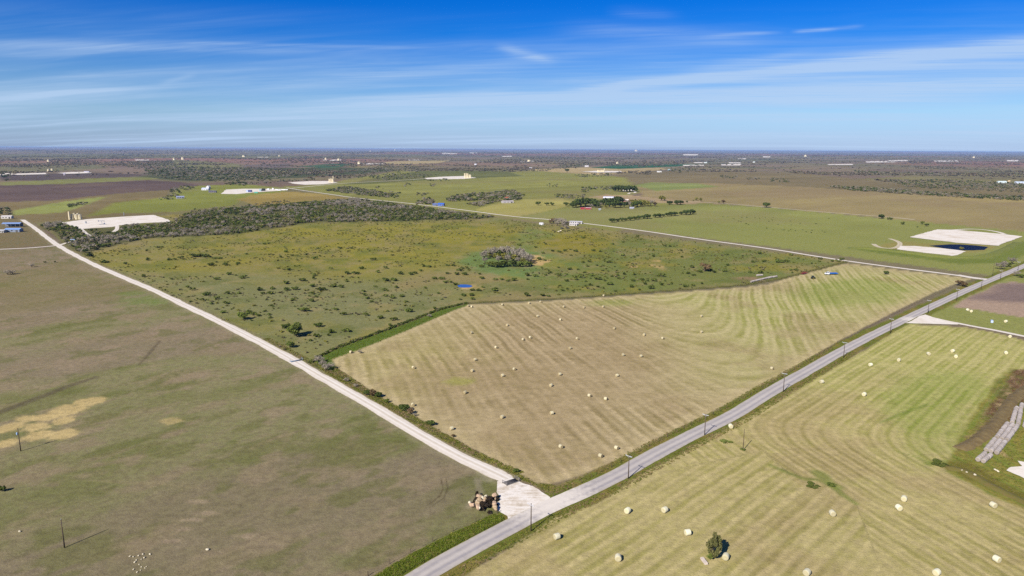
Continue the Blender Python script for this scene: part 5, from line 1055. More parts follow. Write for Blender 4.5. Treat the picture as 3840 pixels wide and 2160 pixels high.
FAR_ROW = sorted([b2 for b2 in rest_hay if b2[1] < 790], key=lambda q_: q_[0]); MID = [b2 for b2 in rest_hay if 790 <= b2[1] < 900]; LOW = [b2 for b2 in rest_hay if b2[1] >= 900]
for grp_, txt in ((FAR_ROW, '%s from the left of the bales spaced along the far fence of the hay field'), (sorted(MID), '%s from the left of the scattered bales across the middle of the hay field'), (sorted(LOW), '%s from the left of the scattered bales across the lower hay field')):
    for i, b2 in enumerate(grp_): HAY_SPECIAL[b2] = txt % ORD[i]
for i, b2 in enumerate(rest_mow): MOW_SPECIAL[b2] = '%s from the left of the white bales beyond the bend of the mown rows' % ORD[i]
def bale(px, py, label, group, mesh, rz=None, k=1.0):
    o = put('hay_bale', mesh, loc=P(px, py), label=label, cat='hay bale', group=group); o.rotation_euler = (random.uniform(0, 6.28) * 0, 0, rz if rz is not None else random.choice((R(40), R(130))) + random.uniform(-.35, .35)); o.scale = (k,) * 3
    return o
for b2 in hayb: bale(b2[0] * k15, b2[1] * k15 + 2.5, HAY_SPECIAL[b2], 'round bales in the hay field', random.choice(BALES), k=0.80)
for b2 in mowb: bale(b2[0], b2[1] + 7 * (1 - (2160 - b2[1]) / 1500), MOW_SPECIAL[b2], 'round bales in the mown field', random.choice(WHITE_BALES), R(60) + random.choice((-1, 1)) * random.uniform(0, .9), 0.95)
# old weathered bales lined up end to end
OLD = [bale_mesh('old_bale', B_old, 10 + i, 0.76, 1.42) for i in range(3)]
def bale_row(a, b2, lanes, pitch, label, group, gap=1.6, skip=0.0):
    A, B2 = P(*a), P(*b2); d = (B2 - A).normalized(); nn = Vector((d.y, -d.x, 0)); n = int((B2 - A).length / pitch)
    for l in range(lanes):
        for i in range(n):
            if random.random() < skip: continue
            p = A + d * ((i + .5) * pitch + random.uniform(-.06, .06)) + nn * ((l - (lanes - 1) / 2) * gap + random.uniform(-.08, .08))
            o = put('hay_bale', random.choice(OLD), loc=p, label=label, cat='hay bale', group=group); o.rotation_euler.z = math.atan2(d.y, d.x) + random.uniform(-.06, .06)
bale_row((3715, 1700), (3752, 1655), 3, 1.46, 'weathered grey bale in the long tight rows by the soil bank', 'old grey bales in tight rows', 1.5)
bale_row((3755, 1653), (3796, 1598), 3, 1.46, 'weathered grey bale in the long tight rows by the soil bank', 'old grey bales in tight rows', 1.5)
for a, b2 in (((3794, 1592), (3812, 1532)), ((3816, 1598), (3832, 1520)), ((3842, 1605), (3858, 1540))): bale_row(a, b2, 1, 1.6, 'weathered grey bale in the spread rows above the tight grey rows', 'old grey bales in spread rows', 1.5, 0.06)
bale_row((3675, 1735), (3708, 1706), 2, 1.6, 'crumbling tan bale at the lower tip of the grey rows', 'crumbling tan bales', 1.6)
bale_row((2815, 1060), (2895, 1041), 1, 1.5, 'old whitish bale in the single line by the middle fence', 'old bales in a line by the middle fence'); bale_row((2880, 1045), (2915, 1039), 1, 1.5, 'old whitish bale in the single line by the middle fence', 'old bales in a line by the middle fence')
bale_row((2836, 1036), (2862, 1034), 1, 1.6, 'old bale in the short line behind the long whitish line', 'old bales in the short line')

# ------------------------------------------------------------------ utility poles
M_wood = simple('weathered_pole_wood', (92, 80, 68), 0.9, 0.1, var=0.4, scale=4); M_arm = simple('bleached_crossarm', (196, 196, 204), 0.8, 0.2); M_por = simple('glazed_insulator', (200, 210, 220), 0.25, 0.5); M_steel = simple('galvanised_steel', (168, 174, 184), 0.45, 0.4, 0.5)
M_tr = simple('blue_grey_transformer', (150, 178, 214), 0.4, 0.4)
def height_at(base, top_py):
    lo, hi = 0.5, 30.0
    for _ in range(40):
        m_ = (lo + hi) / 2; q_ = base + Vector((0, 0, m_ - CAM_H)); y_ = 1080 - F * q_.dot(_u) / q_.dot(_fw)
        lo, hi = (m_, hi) if y_ > top_py else (lo, m_)
    return lo
def pole(px, py, top, label, arm=True, rz=0.0, group=None, transformer=False, cap=False, thin=1.0):
    base = P(px, py); h = height_at(base, top); e = empty('utility_pole', base, rz, label, 'utility pole', group)
    s_ = MB(); s_.tube([(0, 0, -.1), (0, 0, h * .5), (0, 0, h)], [.17 * thin, .14 * thin, .11 * thin], 10); s_.build('pole_shaft', M_wood, e, True)
    if arm:
        a_ = MB(); a_.box((0, .14, h - .35), (2.4, .11, .13)); a_.build('crossarm', M_arm, e)
        for sx in (-1, 1):
            b2 = MB(); b2.tube([(0, .1, h - 1.0), (sx * .75, .16, h - .42)], .025, 5); b2.build('arm_brace', M_steel, e)
        for x_ in (-1.05, -.5, 1.05):
            i_ = MB(); i_.lathe([(.03, 0), (.07, .03), (.05, .09), (.075, .12), (.05, .18), (.03, .22)], 8, 'Z', (x_, .14, h - .285)); i_.build('insulator', M_por, e, True)
    if transformer:
        t_ = MB(); t_.lathe([(.05, 0), (.22, .02), (.24, .1), (.24, .75), (.2, .85), (.05, .88)], 14, 'Z', (.4, 0, h - 2.3)); t_.build('transformer', M_tr, e, True)
        t_ = MB(); t_.box((.2, 0, h - 1.9), (.3, .08, .1)); t_.build('bracket', M_steel, e)
    if cap:
        t_ = MB(); t_.lathe([(.03, 0), (.07, .03), (.05, .1), (.075, .14), (.03, .22)], 8, 'Z', (0, 0, h)); t_.build('insulator', M_por, e, True)
    return e
d_ = (P(3588, 1105) - P(2174, 1851)); road_rz = math.atan2(d_.y, d_.x) + math.pi / 2
for i, (bx, by, tp) in enumerate([(1991, 1993, 1888), (2356, 1795, 1706), (2642, 1632, 1552), (2937, 1470, 1398), (3163, 1342, 1282), (3338, 1250, 1194), (3479, 1176, 1125), (3587, 1127, 1083), (3679, 1085, 1045), (3751, 1048, 1014), (3817, 1015, 981)]):
    pole(bx, by, tp, ['crossarm pole in front of the white gravel apron of the road junction', 'second crossarm pole along the paved road from the junction', 'third crossarm pole along the paved road, by the bale and thin pole', 'fourth crossarm pole along the paved road from the junction', 'fifth crossarm pole along the paved road from the junction', 'sixth crossarm pole along the paved road, before the white drive',
                       'crossarm pole just past the white drive mouth on the paved road', 'crossarm pole at the near corner of the brown ploughed plot', 'crossarm pole opposite the end of the upper gravel road', 'distant crossarm pole beyond the brown ploughed plot', 'farthest crossarm pole, at the right edge on the paved road'][i], rz=road_rz, group='utility poles along the paved road')
pole(3722, 1036, 988, 'tall bare pole on the corner of upper gravel road and paved road', False)
pole(78, 1692, 1606, 'leaning pole with a blue grey transformer beside the spread straw', False, R(200), transformer=True)
pole(242, 2054, 1948, 'bare pole with a long shadow in the lower left pasture', False, cap=True)
pole(2786, 1689, 1609, 'thin bare pole standing alone in the mown field', False, thin=0.8)

# ------------------------------------------------------------------ fences
M_wire = simple('rusty_wire', (150, 130, 112), 0.6, 0.3, 0.4)
def fence(name, px, label, step=5.0, h=1.25):
    line = resample(PL(px), step); o0 = line[0]; e = empty(name, o0, 0, label, 'fence')
    p_ = MB(); w_ = MB()
    for i, p in enumerate(line):
        p_.tube([p - o0 + Vector((0, 0, -.1)), p - o0 + Vector((random.uniform(-.05, .05), random.uniform(-.05, .05), h + random.uniform(-.08, .1)))], .07 if i % 6 else .11, 5)
    for z_ in (.35, .7, 1.05): w_.tube([p - o0 + Vector((0, 0, z_)) for p in line], .012, 3, False)
    p_.build('posts', M_wood, e, kind='stuff'); w_.build('wire', M_wire, e, kind='stuff')
fence('wire_fence', FENCE_MID_PX, 'wire fence between the shrub pasture and the hay field')
fence('wire_fence', [(1950, 1803), (1700, 1668), (1400, 1495), (1262, 1408), (1170, 1368)], 'wire fence under the hedge between gravel road and hay field')
fence('wire_fence', [(1990, 1822), (2075, 1862), (2180, 1812), (2362, 1714), (2535, 1622), (2700, 1543), (2880, 1447), (3140, 1288), (3400, 1155), (3600, 1066), (3690, 1046)], 'wire fence between the hay field and the paved road')
fence('wire_fence', [(1150, 1360), (960, 1258), (745, 1155), (522, 1050), (400, 1002), (290, 945)], 'wire fence between the shrub pasture and the gravel road', 6)
fence('wire_fence', [(1865, 1925), (1700, 1992), (1540, 2072), (1380, 2160)], 'wire fence along the top of the roadside ditch, lower left')

# ------------------------------------------------------------------ cattle guards on the gravel road
M_pipe = simple('dull_grey_pipe', (128, 124, 124), 0.5, 0.4, 0.4); M_blue = simple('blue_grey_pipe', (124, 146, 170), 0.5, 0.4, 0.3); M_pit = simple('grey_concrete', (120, 116, 110), 0.9)
def cattle_guard(a, b2, depth, mat, label):
    A, B2 = P(*a), P(*b2); d = B2 - A; L = d.length; e = empty('cattle_guard', (A + B2) / 2, math.atan2(d.y, d.x), label, 'cattle guard')
    f_ = MB(); f_.box((0, -depth / 2, .14), (L, .2, .2)); f_.box((0, depth / 2, .14), (L, .2, .2)); f_.build('sill', M_pit, e)  # sills are plain grey concrete
    f_ = MB(); f_.box((0, 0, .105), (L - .05, depth - .25, .02)); f_.build('pit_floor', simple('dark_pit_soil', (70, 62, 56), 1), e)
    n_ = max(5, int(depth / .26))
    for i in range(n_):
        y_ = -depth / 2 + (i + .5) * depth / n_; r_ = MB(); r_.tube([(-L / 2, y_, .2), (L / 2, y_, .2)], .055, 6); r_.build('rail', mat, e, True)
    for sx in (-1, 1):
        w_ = MB(); x_ = sx * (L / 2 + .1); w_.tube([(x_, -depth / 2, 0), (x_, -depth / 2, 1.2)], .07, 6); w_.tube([(x_, depth / 2, 0), (x_, depth / 2, 1.2)], .07, 6)
        for z_ in (.5, .85, 1.15): w_.tube([(x_, -depth / 2, z_), (x_, depth / 2, z_)], .045, 5)
        w_.build('side_wing', mat, e, True)
cattle_guard((1893, 1817), (1938, 1801), 2.2, M_pipe, 'grey cattle guard across the gravel road at the junction')
cattle_guard((1091, 1358), (1132, 1350), 1.6, M_blue, 'blue grey cattle guard across the gravel road by the green strip')
# ------------------------------------------------------------------ pile of rocks and stumps by the junction, loose rocks
M_rock = [simple('tan_rock', (172, 150, 122), 0.95, 0.1, var=0.5, scale=2), simple('pink_tan_rock', (184, 158, 134), 0.95, 0.1, var=0.45, scale=2), simple('pale_rock', (206, 196, 172), 0.95, 0.1, var=0.3, scale=2)]
M_char = simple('blackened_stump', (44, 36, 28), 0.95, 0.1, var=0.5, scale=3)
def rock_mesh(name, seed, mat, lump=0.3):
    bm = bmesh.new(); bmesh.ops.create_icosphere(bm, subdivisions=2, radius=1.0); r_ = random.Random(seed); ph = [r_.uniform(0, 6) for _ in range(6)]
    cuts = [Vector((r_.gauss(0, 1), r_.gauss(0, 1), r_.gauss(0, 1))).normalized() for _ in range(6)]
    for v in bm.verts:
        for c in cuts:
            dd = v.co.dot(c) - 0.72
            if dd > 0: v.co -= c * dd
        v.co *= 1 + lump * 0.35 * math.sin(3 * v.co.x + ph[0]) * math.cos(3 * v.co.y + ph[1]); v.co.z = max(v.co.z, -0.55)
    me = bpy.data.meshes.new(name); bm.to_mesh(me); bm.free(); me.materials.append(mat); return me
ROCKS = [rock_mesh('rock', i, M_rock[i % 3]) for i in range(6)]
def rock(px, py, s_, label, group, z=0.0, k=None, tall=0.8):
    o = put('rock', ROCKS[k if k is not None else random.randrange(6)], loc=P(px, py) + Vector((0, 0, s_ * .45 + z)), label=label, cat='rock', group=group)
    o.rotation_euler = (random.uniform(-.4, .4), random.uniform(-.4, .4), random.uniform(0, 6)); o.scale = (s_, s_ * random.uniform(.7, 1), s_ * tall); return o
RP = 'rocks of the pile at the junction'; c0 = (1720, 1760); kz = 320 / 2318
for x, y, s_, k_ in [(340, 1010, .85, 1), (400, 1055, .8, 1), (300, 985, .5, 2), (540, 790, .75, 1), (600, 830, .9, 0), (650, 850, .8, 2), (740, 805, .75, 2), (560, 905, .9, 0), (500, 930, .55, 2), (620, 915, .7, 0), (690, 910, .55, 1), (520, 1000, .9, 0), (470, 1025, .6, 0), (530, 1110, .95, 1), (560, 1130, .6, 2), (975, 790, .9, 1), (950, 820, .6, 0), (970, 850, .7, 0), (980, 975, .8, 1), (970, 1015, .7, 1), (985, 1085, .9, 0), (1000, 1130, .6, 0), (860, 820, .45, 2), (640, 960, .6, 0), (720, 880, .6, 0)]:
    rock(c0[0] + x * kz, c0[1] + y * kz + 3, s_, 'tan boulder in the heap of rocks and black stumps by the junction', RP, random.uniform(.3, 1.0), k_, 0.9)
def stump(x, y, s_, h):
    p = P(c0[0] + x * kz, c0[1] + y * kz + 3); r_ = random.Random(int(x * 7 + y)); m_ = MB()
    for i in range(7):
        a = i * .9 + r_.uniform(-.3, .3); L = s_ * r_.uniform(.7, 1.3); m_.tube([(0, 0, h * .4), (math.cos(a) * L * .5, math.sin(a) * L * .5, h * r_.uniform(.5, .95)), (math.cos(a) * L, math.sin(a) * L, h * r_.uniform(0.0, .9))], [s_ * .42, s_ * .24, s_ * .06], 6)
    m_.tube([(0, 0, 0), (r_.uniform(-.2, .2), r_.uniform(-.2, .2), h)], [s_ * .55, s_ * .4], 8)
    m_.build('tree_stump', M_char, None, False, loc=p, label='blackened uprooted stump in the heap of tan boulders by the junction', cat='tree stump', group='blackened stumps of the heap')
for x, y, s_, h in [(490, 880, 1.0, 1.5), (620, 770, .8, 1.2), (500, 720, .6, 1.7), (880, 900, 1.5, 1.9), (800, 860, 1.2, 1.6), (680, 1030, 1.5, 1.8), (620, 1090, 1.1, 1.3), (850, 990, 1.1, 1.4), (1040, 840, .7, 1.2), (1040, 990, .6, .8), (400, 930, .6, .9), (840, 1180, .9, .8), (740, 1000, 1.1, 1.5)]: stump(x, y, s_, h)
for x, y in [(905, 1315), (930, 1318), (965, 1310), (995, 1300), (1005, 1325), (985, 1335), (940, 1355), (970, 1370), (985, 1388), (1010, 1395), (930, 1405), (955, 1425), (980, 1410), (1020, 1385), (950, 1340), (1045, 1300)]:
    rock(x * .5385, 1380 + y * .5383, random.uniform(.14, .34), 'small white stone in the cluster near the bottom of the grazed pasture', 'white stones in the lower pasture', 0, 2, .6)
rock(778, 2063, .5, 'single white rock lying apart in the lower grazed pasture', None, 0, 2, .6)
rock(74, 1995, .4, 'small pale rock at the far left of the lower pasture', None, 0, 2, .6)
for x, y in ((355, 1142), (412, 1165), (510, 1198), (765, 1135), (795, 1148)): rock(3500 + x * .3036, 1420 + y * .3036, random.uniform(.4, .7), 'pale stone on the grass below the grey bale rows', 'pale stones below the grey bale rows', 0, 2, .5)
o_ = MB(); o_.box((0, 0, .35), (2.6, .8, .5)); o_.box((0, 0, .62), (2.4, .6, .03)); pt = o_.build('water_trough', simple('pink_white_trough', (208, 194, 182), .8), None, loc=P(2640, 2108), label='pale oblong trough left of the lone field tree', cat='water trough'); pt.rotation_euler.z = R(100)

# ------------------------------------------------------------------ buildings
M_glass = simple('dark_window_glass', (40, 48, 58), 0.15, 0.5); M_door = simple('grey_door', (90, 88, 90), 0.6)
_mc = {}
def cm(c, rough=.6, metal=0.0):
    if c not in _mc: _mc[c] = simple('painted_%d_%d_%d' % c, c, rough, .3, metal, .18, .5)
    return _mc[c]
def building(name, px, py, w, d, h, rise, rz, roof_c, wall_c, label, cat='barn', wins=3, door=True, open_side=False, roofn=None, eave=.4):
    e = empty(name, P(px, py), rz, label, cat); e.location.z = float(terrain(e.location.x, e.location.y))
    if open_side:
        for sx in np.linspace(-w / 2 + .2, w / 2 - .2, 5):
            q_ = MB(); q_.box((sx, -d / 2 + .2, h / 2), (.25, .25, h)); q_.build('post', cm(wall_c), e)
        q_ = MB(); q_.box((0, d / 2 - .1, h / 2), (w, .15, h)); q_.build('wall', cm(wall_c), e)
    else:
        q_ = MB(); q_.prism([(-w / 2, 0), (w / 2, 0), (w / 2, h), (-w / 2, h)], -d / 2, d / 2)
        q_.add([(-w / 2, -d / 2, h), (-w / 2, d / 2, h), (-w / 2, 0, h + rise * .97)], [(0, 1, 2)]); q_.add([(w / 2, -d / 2, h), (w / 2, d / 2, h), (w / 2, 0, h + rise * .97)], [(0, 2, 1)])
        q_.build('wall', cm(wall_c), e)
    rf = MB(); n_ = 1 if roofn is None else roofn
    prof = [(-d / 2 - eave, h - eave * rise / (d / 2) + .02)] + ([(y_, h + rise * math.sqrt(max(0, 1 - (y_ / (d / 2 + eave)) ** 2))) for y_ in np.linspace(-d / 2, d / 2, 9)] if roofn else [(0, h + rise)]) + [(d / 2 + eave, h - eave * rise / (d / 2) + .02)]
    vs = []; m_ = len(prof)
    for x_ in (-w / 2 - eave, w / 2 + eave):
        for y_, z_ in prof: vs.append((x_, y_, z_))
        for y_, z_ in prof: vs.append((x_, y_, z_ + .12))
    fs = []
    for i in range(m_ - 1):
        fs += [(m_ + i, m_ + i + 1, 3 * m_ + i + 1, 3 * m_ + i), (i + 1, i, 2 * m_ + i, 2 * m_ + i + 1), (i, i + 1, m_ + i + 1, m_ + i), (2 * m_ + i + 1, 2 * m_ + i, 3 * m_ + i, 3 * m_ + i + 1)]
    fs += [(0, m_, 3 * m_, 2 * m_), (m_ - 1, 3 * m_ - 1, 4 * m_ - 1, 2 * m_ - 1)]
    rf.add(vs, fs); rf.build('roof', cm(roof_c, .4), e)
    if not open_side:
        for i in range(wins):
            x_ = -w / 2 + (i + .7) * w / (wins + .4); q_ = MB(); q_.box((x_, -d / 2 - .03, h * .58), (min(1.4, w / wins * .4), .06, min(1.2, h * .4))); q_.build('window', M_glass, e)
        if door:
            q_ = MB(); q_.box((w * .32, -d / 2 - .04, min(2.3, h * .8) / 2), (min(3.0, w * .16), .06, min(2.3, h * .8))); q_.build('door', M_door, e)
    return e
b_ = building
b_('open_shed', 48, 850, 21, 8, 4.0, 1.4, R(8), (128, 152, 196), (120, 124, 134), 'long blue grey roofed open shed at the left edge, the rear of two', 'shed', open_side=True)
b_('metal_shed', 53, 869, 17, 8, 3.0, 1.4, R(4), (128, 160, 214), (132, 142, 160), 'blue roofed metal shed in front of the long open shed at the left edge', 'shed')
b_('metal_shed', 8, 872, 8, 6, 2.6, .9, R(0), (196, 196, 198), (170, 168, 165), 'pale grey small shed cut by the left edge beside the blue roofs', 'shed')
b_('small_house', 28, 819, 13, 7, 2.8, 1.4, R(10), (206, 200, 196), (210, 204, 196), 'small whitish house behind the long blue shed at the left edge', 'house')
b_('farm_house', 772, 713, 17, 9, 3.4, 2.2, R(-6), (200, 206, 224), (214, 214, 220), 'pale blue white roofed house in the trees left of the middle pad', 'house'); b_('farm_house', 782, 708, 8, 7, 5.5, 2.4, R(80), (214, 214, 222), (224, 222, 224), 'taller pale wing house behind the pale blue white roofed house', 'house')
b_('metal_shed', 798, 722, 16, 7, 3, 1.1, R(4), (104, 102, 130), (118, 112, 118), 'dark purplish roofed shed right of the pale farmhouse', 'shed'); b_('farm_house', 676, 744, 14, 8, 3, 1.8, R(30), (150, 156, 186), (164, 166, 178), 'grey blue roofed house among bushes left of the olive meadow', 'house')
b_('farm_shed', 1655, 772, 11, 7, 3.6, 1.4, R(-15), (64, 108, 206), (90, 116, 190), 'bright blue shed beside the dark grove beyond the thicket', 'shed'); b_('farm_shed', 1631, 771, 8, 6, 2.6, 1, R(10), (120, 142, 206), (130, 140, 176), 'small pale blue shed left of the bright blue one', 'shed')
b_('metal_shed', 1903, 761, 22, 9, 3.2, 1.2, R(18), (200, 190, 190), (186, 180, 178), 'pale roofed long shed at the right end of the creek brush', 'shed'); b_('farm_shed', 1900, 747, 7, 5, 3.2, 1.0, R(0), (206, 104, 76), (190, 96, 72), 'small orange red shed hidden in the creek brush', 'shed')
b_('hay_barn', 2284, 750, 23, 11, 4.2, 2.8, R(-8), (214, 212, 232), (130, 106, 130), 'big barn with a pale curved roof at the top of the farmyard', 'barn', roofn=9, open_side=True)
b_('red_shed', 2186, 785, 8, 5, 2.4, 0.6, R(-6), (196, 84, 92), (178, 44, 56), 'left long bright red shed in front of the farmstead oaks', 'shed'); b_('red_shed', 2207, 785, 9, 5, 2.6, 0.7, R(-6), (206, 160, 168), (176, 44, 58), 'right bright red shed with a paler roof before the farmstead oaks', 'shed')
b_('farm_house', 2346, 761, 10, 8, 5, 2.2, R(-4), (232, 216, 210), (220, 150, 146), 'pink walled farmhouse with a white roof in the farmyard trees', 'house', wins=4); b_('ranch_house', 2346, 716, 13, 8, 5, 2.4, R(0), (236, 234, 240), (214, 208, 204), 'white roofed house standing in the dense oak grove', 'house')
b_('small_shed', 2369, 783, 7, 4, 2.2, .8, R(0), (196, 198, 216), (180, 182, 196), 'tiny pale shed in front of the farmstead trees', 'shed'); b_('small_shed', 2249, 788, 3.5, 3, 2, .6, R(0), (190, 196, 206), (176, 180, 190), 'tiny grey hut right of the red sheds', 'shed')
b_('mobile_home', 2160, 838, 17, 5.5, 2.6, 0.8, R(-14), (188, 186, 196), (196, 190, 192), 'long grey roofed mobile home beside the upper gravel road', 'mobile home', wins=5); b_('mobile_home', 2150, 846, 10, 4, 2.3, 0.6, R(-14), (200, 194, 196), (206, 200, 196), 'lower pale home in front of the long grey mobile home', 'mobile home', wins=3)
b_('camper_trailer', 2030, 843, 5.5, 2.6, 2.5, .35, R(-10), (236, 238, 244), (232, 232, 238), 'small bright white camper by the reddish trees at the upper road', 'camper', eave=.05)
b_('metal_shed', 3756, 686, 26, 10, 4, 2, R(-2), (222, 238, 240), (216, 230, 232), 'left of two long white metal sheds at the far right edge', 'shed'); b_('metal_shed', 3832, 688, 44, 10, 4, 2, R(-2), (206, 222, 244), (206, 216, 232), 'right of two long white metal sheds at the far right edge', 'shed'); b_('small_shed', 3783, 684, 6, 5, 5, 1.5, R(0), (232, 206, 160), (226, 200, 160), 'cream shed between the two long white sheds at far right', 'shed')
b_('farm_house', 2200, 626, 22, 12, 5, 3, R(0), (226, 222, 230), (220, 212, 206), 'whitish house by trees at the left end of the emerald field', 'house'); b_('farm_house', 1990, 632, 14, 9, 4, 2.5, R(10), (190, 186, 190), (170, 164, 160), 'grey roofed house left of the distant tan field', 'house'); b_('metal_shed', 2472, 646, 20, 9, 4, 1.5, R(0), (232, 234, 232), (226, 224, 220), 'white shed right of the distant cream tank row', 'shed'); b_('metal_shed', 2508, 640, 10, 8, 6, 2, R(0), (170, 196, 196), (160, 180, 180), 'teal grey shed in the scattered distant homestead', 'shed')
b_('farm_house', 1783, 619, 13, 9, 5, 3, R(0), (232, 234, 244), (220, 220, 224), 'lone white house on the far brown land in the middle', 'house'); b_('metal_shed', 2646, 612, 22, 12, 6, 3, R(0), (212, 224, 226), (210, 218, 216), 'pale shed at the right end of a far white pad', 'shed'); b_('metal_shed', 2827, 610, 16, 10, 6, 3, R(0), (214, 226, 222), (210, 216, 210), 'pale green white far shed right of the double pads', 'shed')
b_('metal_shed', 242, 657, 6, 6, 6, 2, R(20), (196, 190, 206), (190, 182, 190), 'narrow lilac grey shed before the far left pad', 'shed'); b_('metal_shed', 326, 648, 19, 9, 4, 2, R(0), (200, 196, 214), (206, 200, 204), 'lilac roofed long shed at the end of the far left pad', 'shed')

# ------------------------------------------------------------------ oil field tanks
M_tank = simple('cream_tank_paint', (228, 214, 178), 0.5, 0.3, var=.12, scale=.4); M_tankr = simple('cream_tank_roof', (214, 202, 172), .6)
def tank(px, py, r, h, label, group=None, tall=False, mat=None):
    p = P(px, py); p.z = float(terrain(p.x, p.y)) + .1; e = empty('storage_tank' if not tall else 'separator_tower', p, 0, label, 'tank' if not tall else 'tower', group)
    q_ = MB(); q_.lathe([(r, 0), (r * 1.02, .05), (r, .15), (r, h - .1), (r * 1.02, h)], 18); q_.build('tank_shell', mat or M_tank, e, True)
    q_ = MB(); q_.lathe([(r * 1.02, h), (r * .5, h + r * .14), (.08, h + r * .24)], 18); q_.build('tank_roof', M_tankr, e, True)
    if not tall:
        q_ = MB(); q_.lathe([(.3, 0), (.3, .35), (.05, .4)], 8, 'Z', (r * .5, 0, h + r * .1)); q_.build('hatch', M_steel, e)
        q_ = MB()
        for s_ in (-.25, .25): q_.tube([(s_, -r - .12, 0), (s_, -r - .12, h + .9)], .05, 4)
        for z_ in np.arange(.4, h, .8): q_.tube([(-.25, -r - .12, z_), (.25, -r - .12, z_)], .04, 4)
        q_.build('ladder', M_steel, e)
    else:
        q_ = MB(); q_.tube([(r + .15, 0, 0), (r + .15, 0, h * .9)], .09, 5); q_.build('feed_pipe', M_steel, e)
def tpx(px, py, wpx, hpx, *a, **k): m_ = mpp(px, py); tank(px, py, wpx / 2 * m_, hpx * m_, *a, **k)
tpx(261, 824, 6, 30, 'tall thin cream tower at the left end of the tank row by the left pad', tall=True)
for i, x_ in enumerate((272, 288, 301)): tpx(x_, 823, 11, 18, ['left cream tank next to the tall tower by the left pad', 'middle cream tank in the row by the left pad', 'right cream tank in the row by the left pad'][i], 'tanks by the left pad')
tpx(280, 817, 9, 17, 'cream tank standing behind the front row by the left pad', 'tanks by the left pad'); tpx(294, 817, 9, 17, 'grey cream tank at the back right of the row by the left pad', 'tanks by the left pad')
for i, (x_, h_) in enumerate(((1743, 18), (1749, 18), (1755, 17), (1761, 13), (1765, 12))): tpx(x_, 668, 5, h_, ['leftmost tall cream tank on the far middle pad', 'second tall cream tank on the far middle pad', 'third tall cream tank on the far middle pad', 'shorter cream tank right of the tall three on the far pad', 'rightmost short cream tank on the far middle pad'][i], 'tanks on the far middle pad')
for i, (x_, h_) in enumerate(((1236, 13), (1243, 14), (1249, 13))): tpx(x_, 684, 6, h_, ['left cream tank on the pad above the white yard', 'middle cream tank on the pad above the white yard', 'right cream tank on the pad above the white yard'][i], 'tanks above the white yard')
tpx(1250, 682, 2.5, 22, 'thin tower beside the cream tanks above the white yard', tall=True)
for i, x_ in enumerate((2241, 2246, 2251, 2256, 2261, 2264)): tpx(x_, 646, 4.5, 8, '%s cream tank of the far row under the emerald field' % ORD[i], 'far row of tanks under the emerald field')
tpx(2266, 644, 2.5, 12, 'thin tower at the end of the far tank row', tall=True)
far_t = [(183, 642, 10, 7, 'far cream tank cluster above the far left pads, left one'), (196, 639, 9, 6, 'far cream tank right of the left cluster above the far left pads'), (182, 606, 9, 7, 'single far cream tank on the left horizon fields'), (653, 600, 8, 7, 'left far cream tank of the pair left of the woods'), (686, 598, 11, 8, 'right far cream tank of the pair left of the woods'), (915, 588, 12, 6, 'white far tank on the horizon above the woods'),
         (1048, 586, 8, 4, 'small far tank right of the white one above the woods'), (1222, 598, 8, 6, 'far cream tank left on the brown land'), (1270, 602, 8, 7, 'far cream tank right on the brown land'), (1347, 615, 12, 8, 'far cream tank at the left of the tan strip'), (2315, 616, 10, 8, 'far cream tank above the emerald field'), (1984, 606, 12, 6, 'far cream heap tank left above the tan field'), (2386, 570, 12, 5, 'lone cream tank on the skyline'),
         (1389, 569, 5, 4, 'tiny pale tank near the skyline left of centre'), (1481, 565, 5, 4, 'tiny white tank on the skyline centre'), (3020, 590, 9, 6, 'far pale tank on the right plain'), (3651, 594, 8, 5, 'far pale tank near the right skyline')]
for x_, y_, w_, h_, l_ in far_t: tpx(x_, y_, w_, h_, l_)
tpx(322, 838, 5, 8, 'small grey vessel standing on the left pad', mat=M_steel, tall=True); tpx(465, 808, 2.2, 12, 'thin flare pipe beyond the left pad', mat=M_steel, tall=True)
def pumpjack(px, py, s_, label):
    e = empty('pump_jack', P(px, py), R(30), label, 'pump jack'); e.scale = (s_,) * 3
    q_ = MB(); q_.box((0, 0, .2), (6, 1.6, .4)); q_.build('skid', M_steel, e)
    q_ = MB()
    for sy in (-.6, .6): q_.tube([(-.8, sy, .4), (0, sy * .3, 4.2)], .12, 5); q_.tube([(.8, sy, .4), (0, sy * .3, 4.2)], .12, 5)
    q_.build('samson_post', M_steel, e); q_ = MB(); q_.box((0, 0, 4.4), (6.2, .35, .45)); q_.build('walking_beam', cm((110, 120, 140)), e)
    q_ = MB(); q_.prism([(-3.1, 3.2), (-3.6, 3.8), (-3.7, 4.4), (-3.5, 5.2), (-3.0, 5.6), (-2.8, 4.4)], -.25, .25); q_.build('horse_head', cm((110, 120, 140)), e)
    q_ = MB(); q_.box((2.6, 0, 1.0), (1.6, 1.2, 1.2)); q_.tube([(2.6, .7, 1.2), (2.9, .7, 4.3)], .1, 5); q_.build('motor_and_crank', cm((90, 110, 140)), e)
pumpjack(382, 842, 1.1, 'blue grey pump jack on the left white pad')

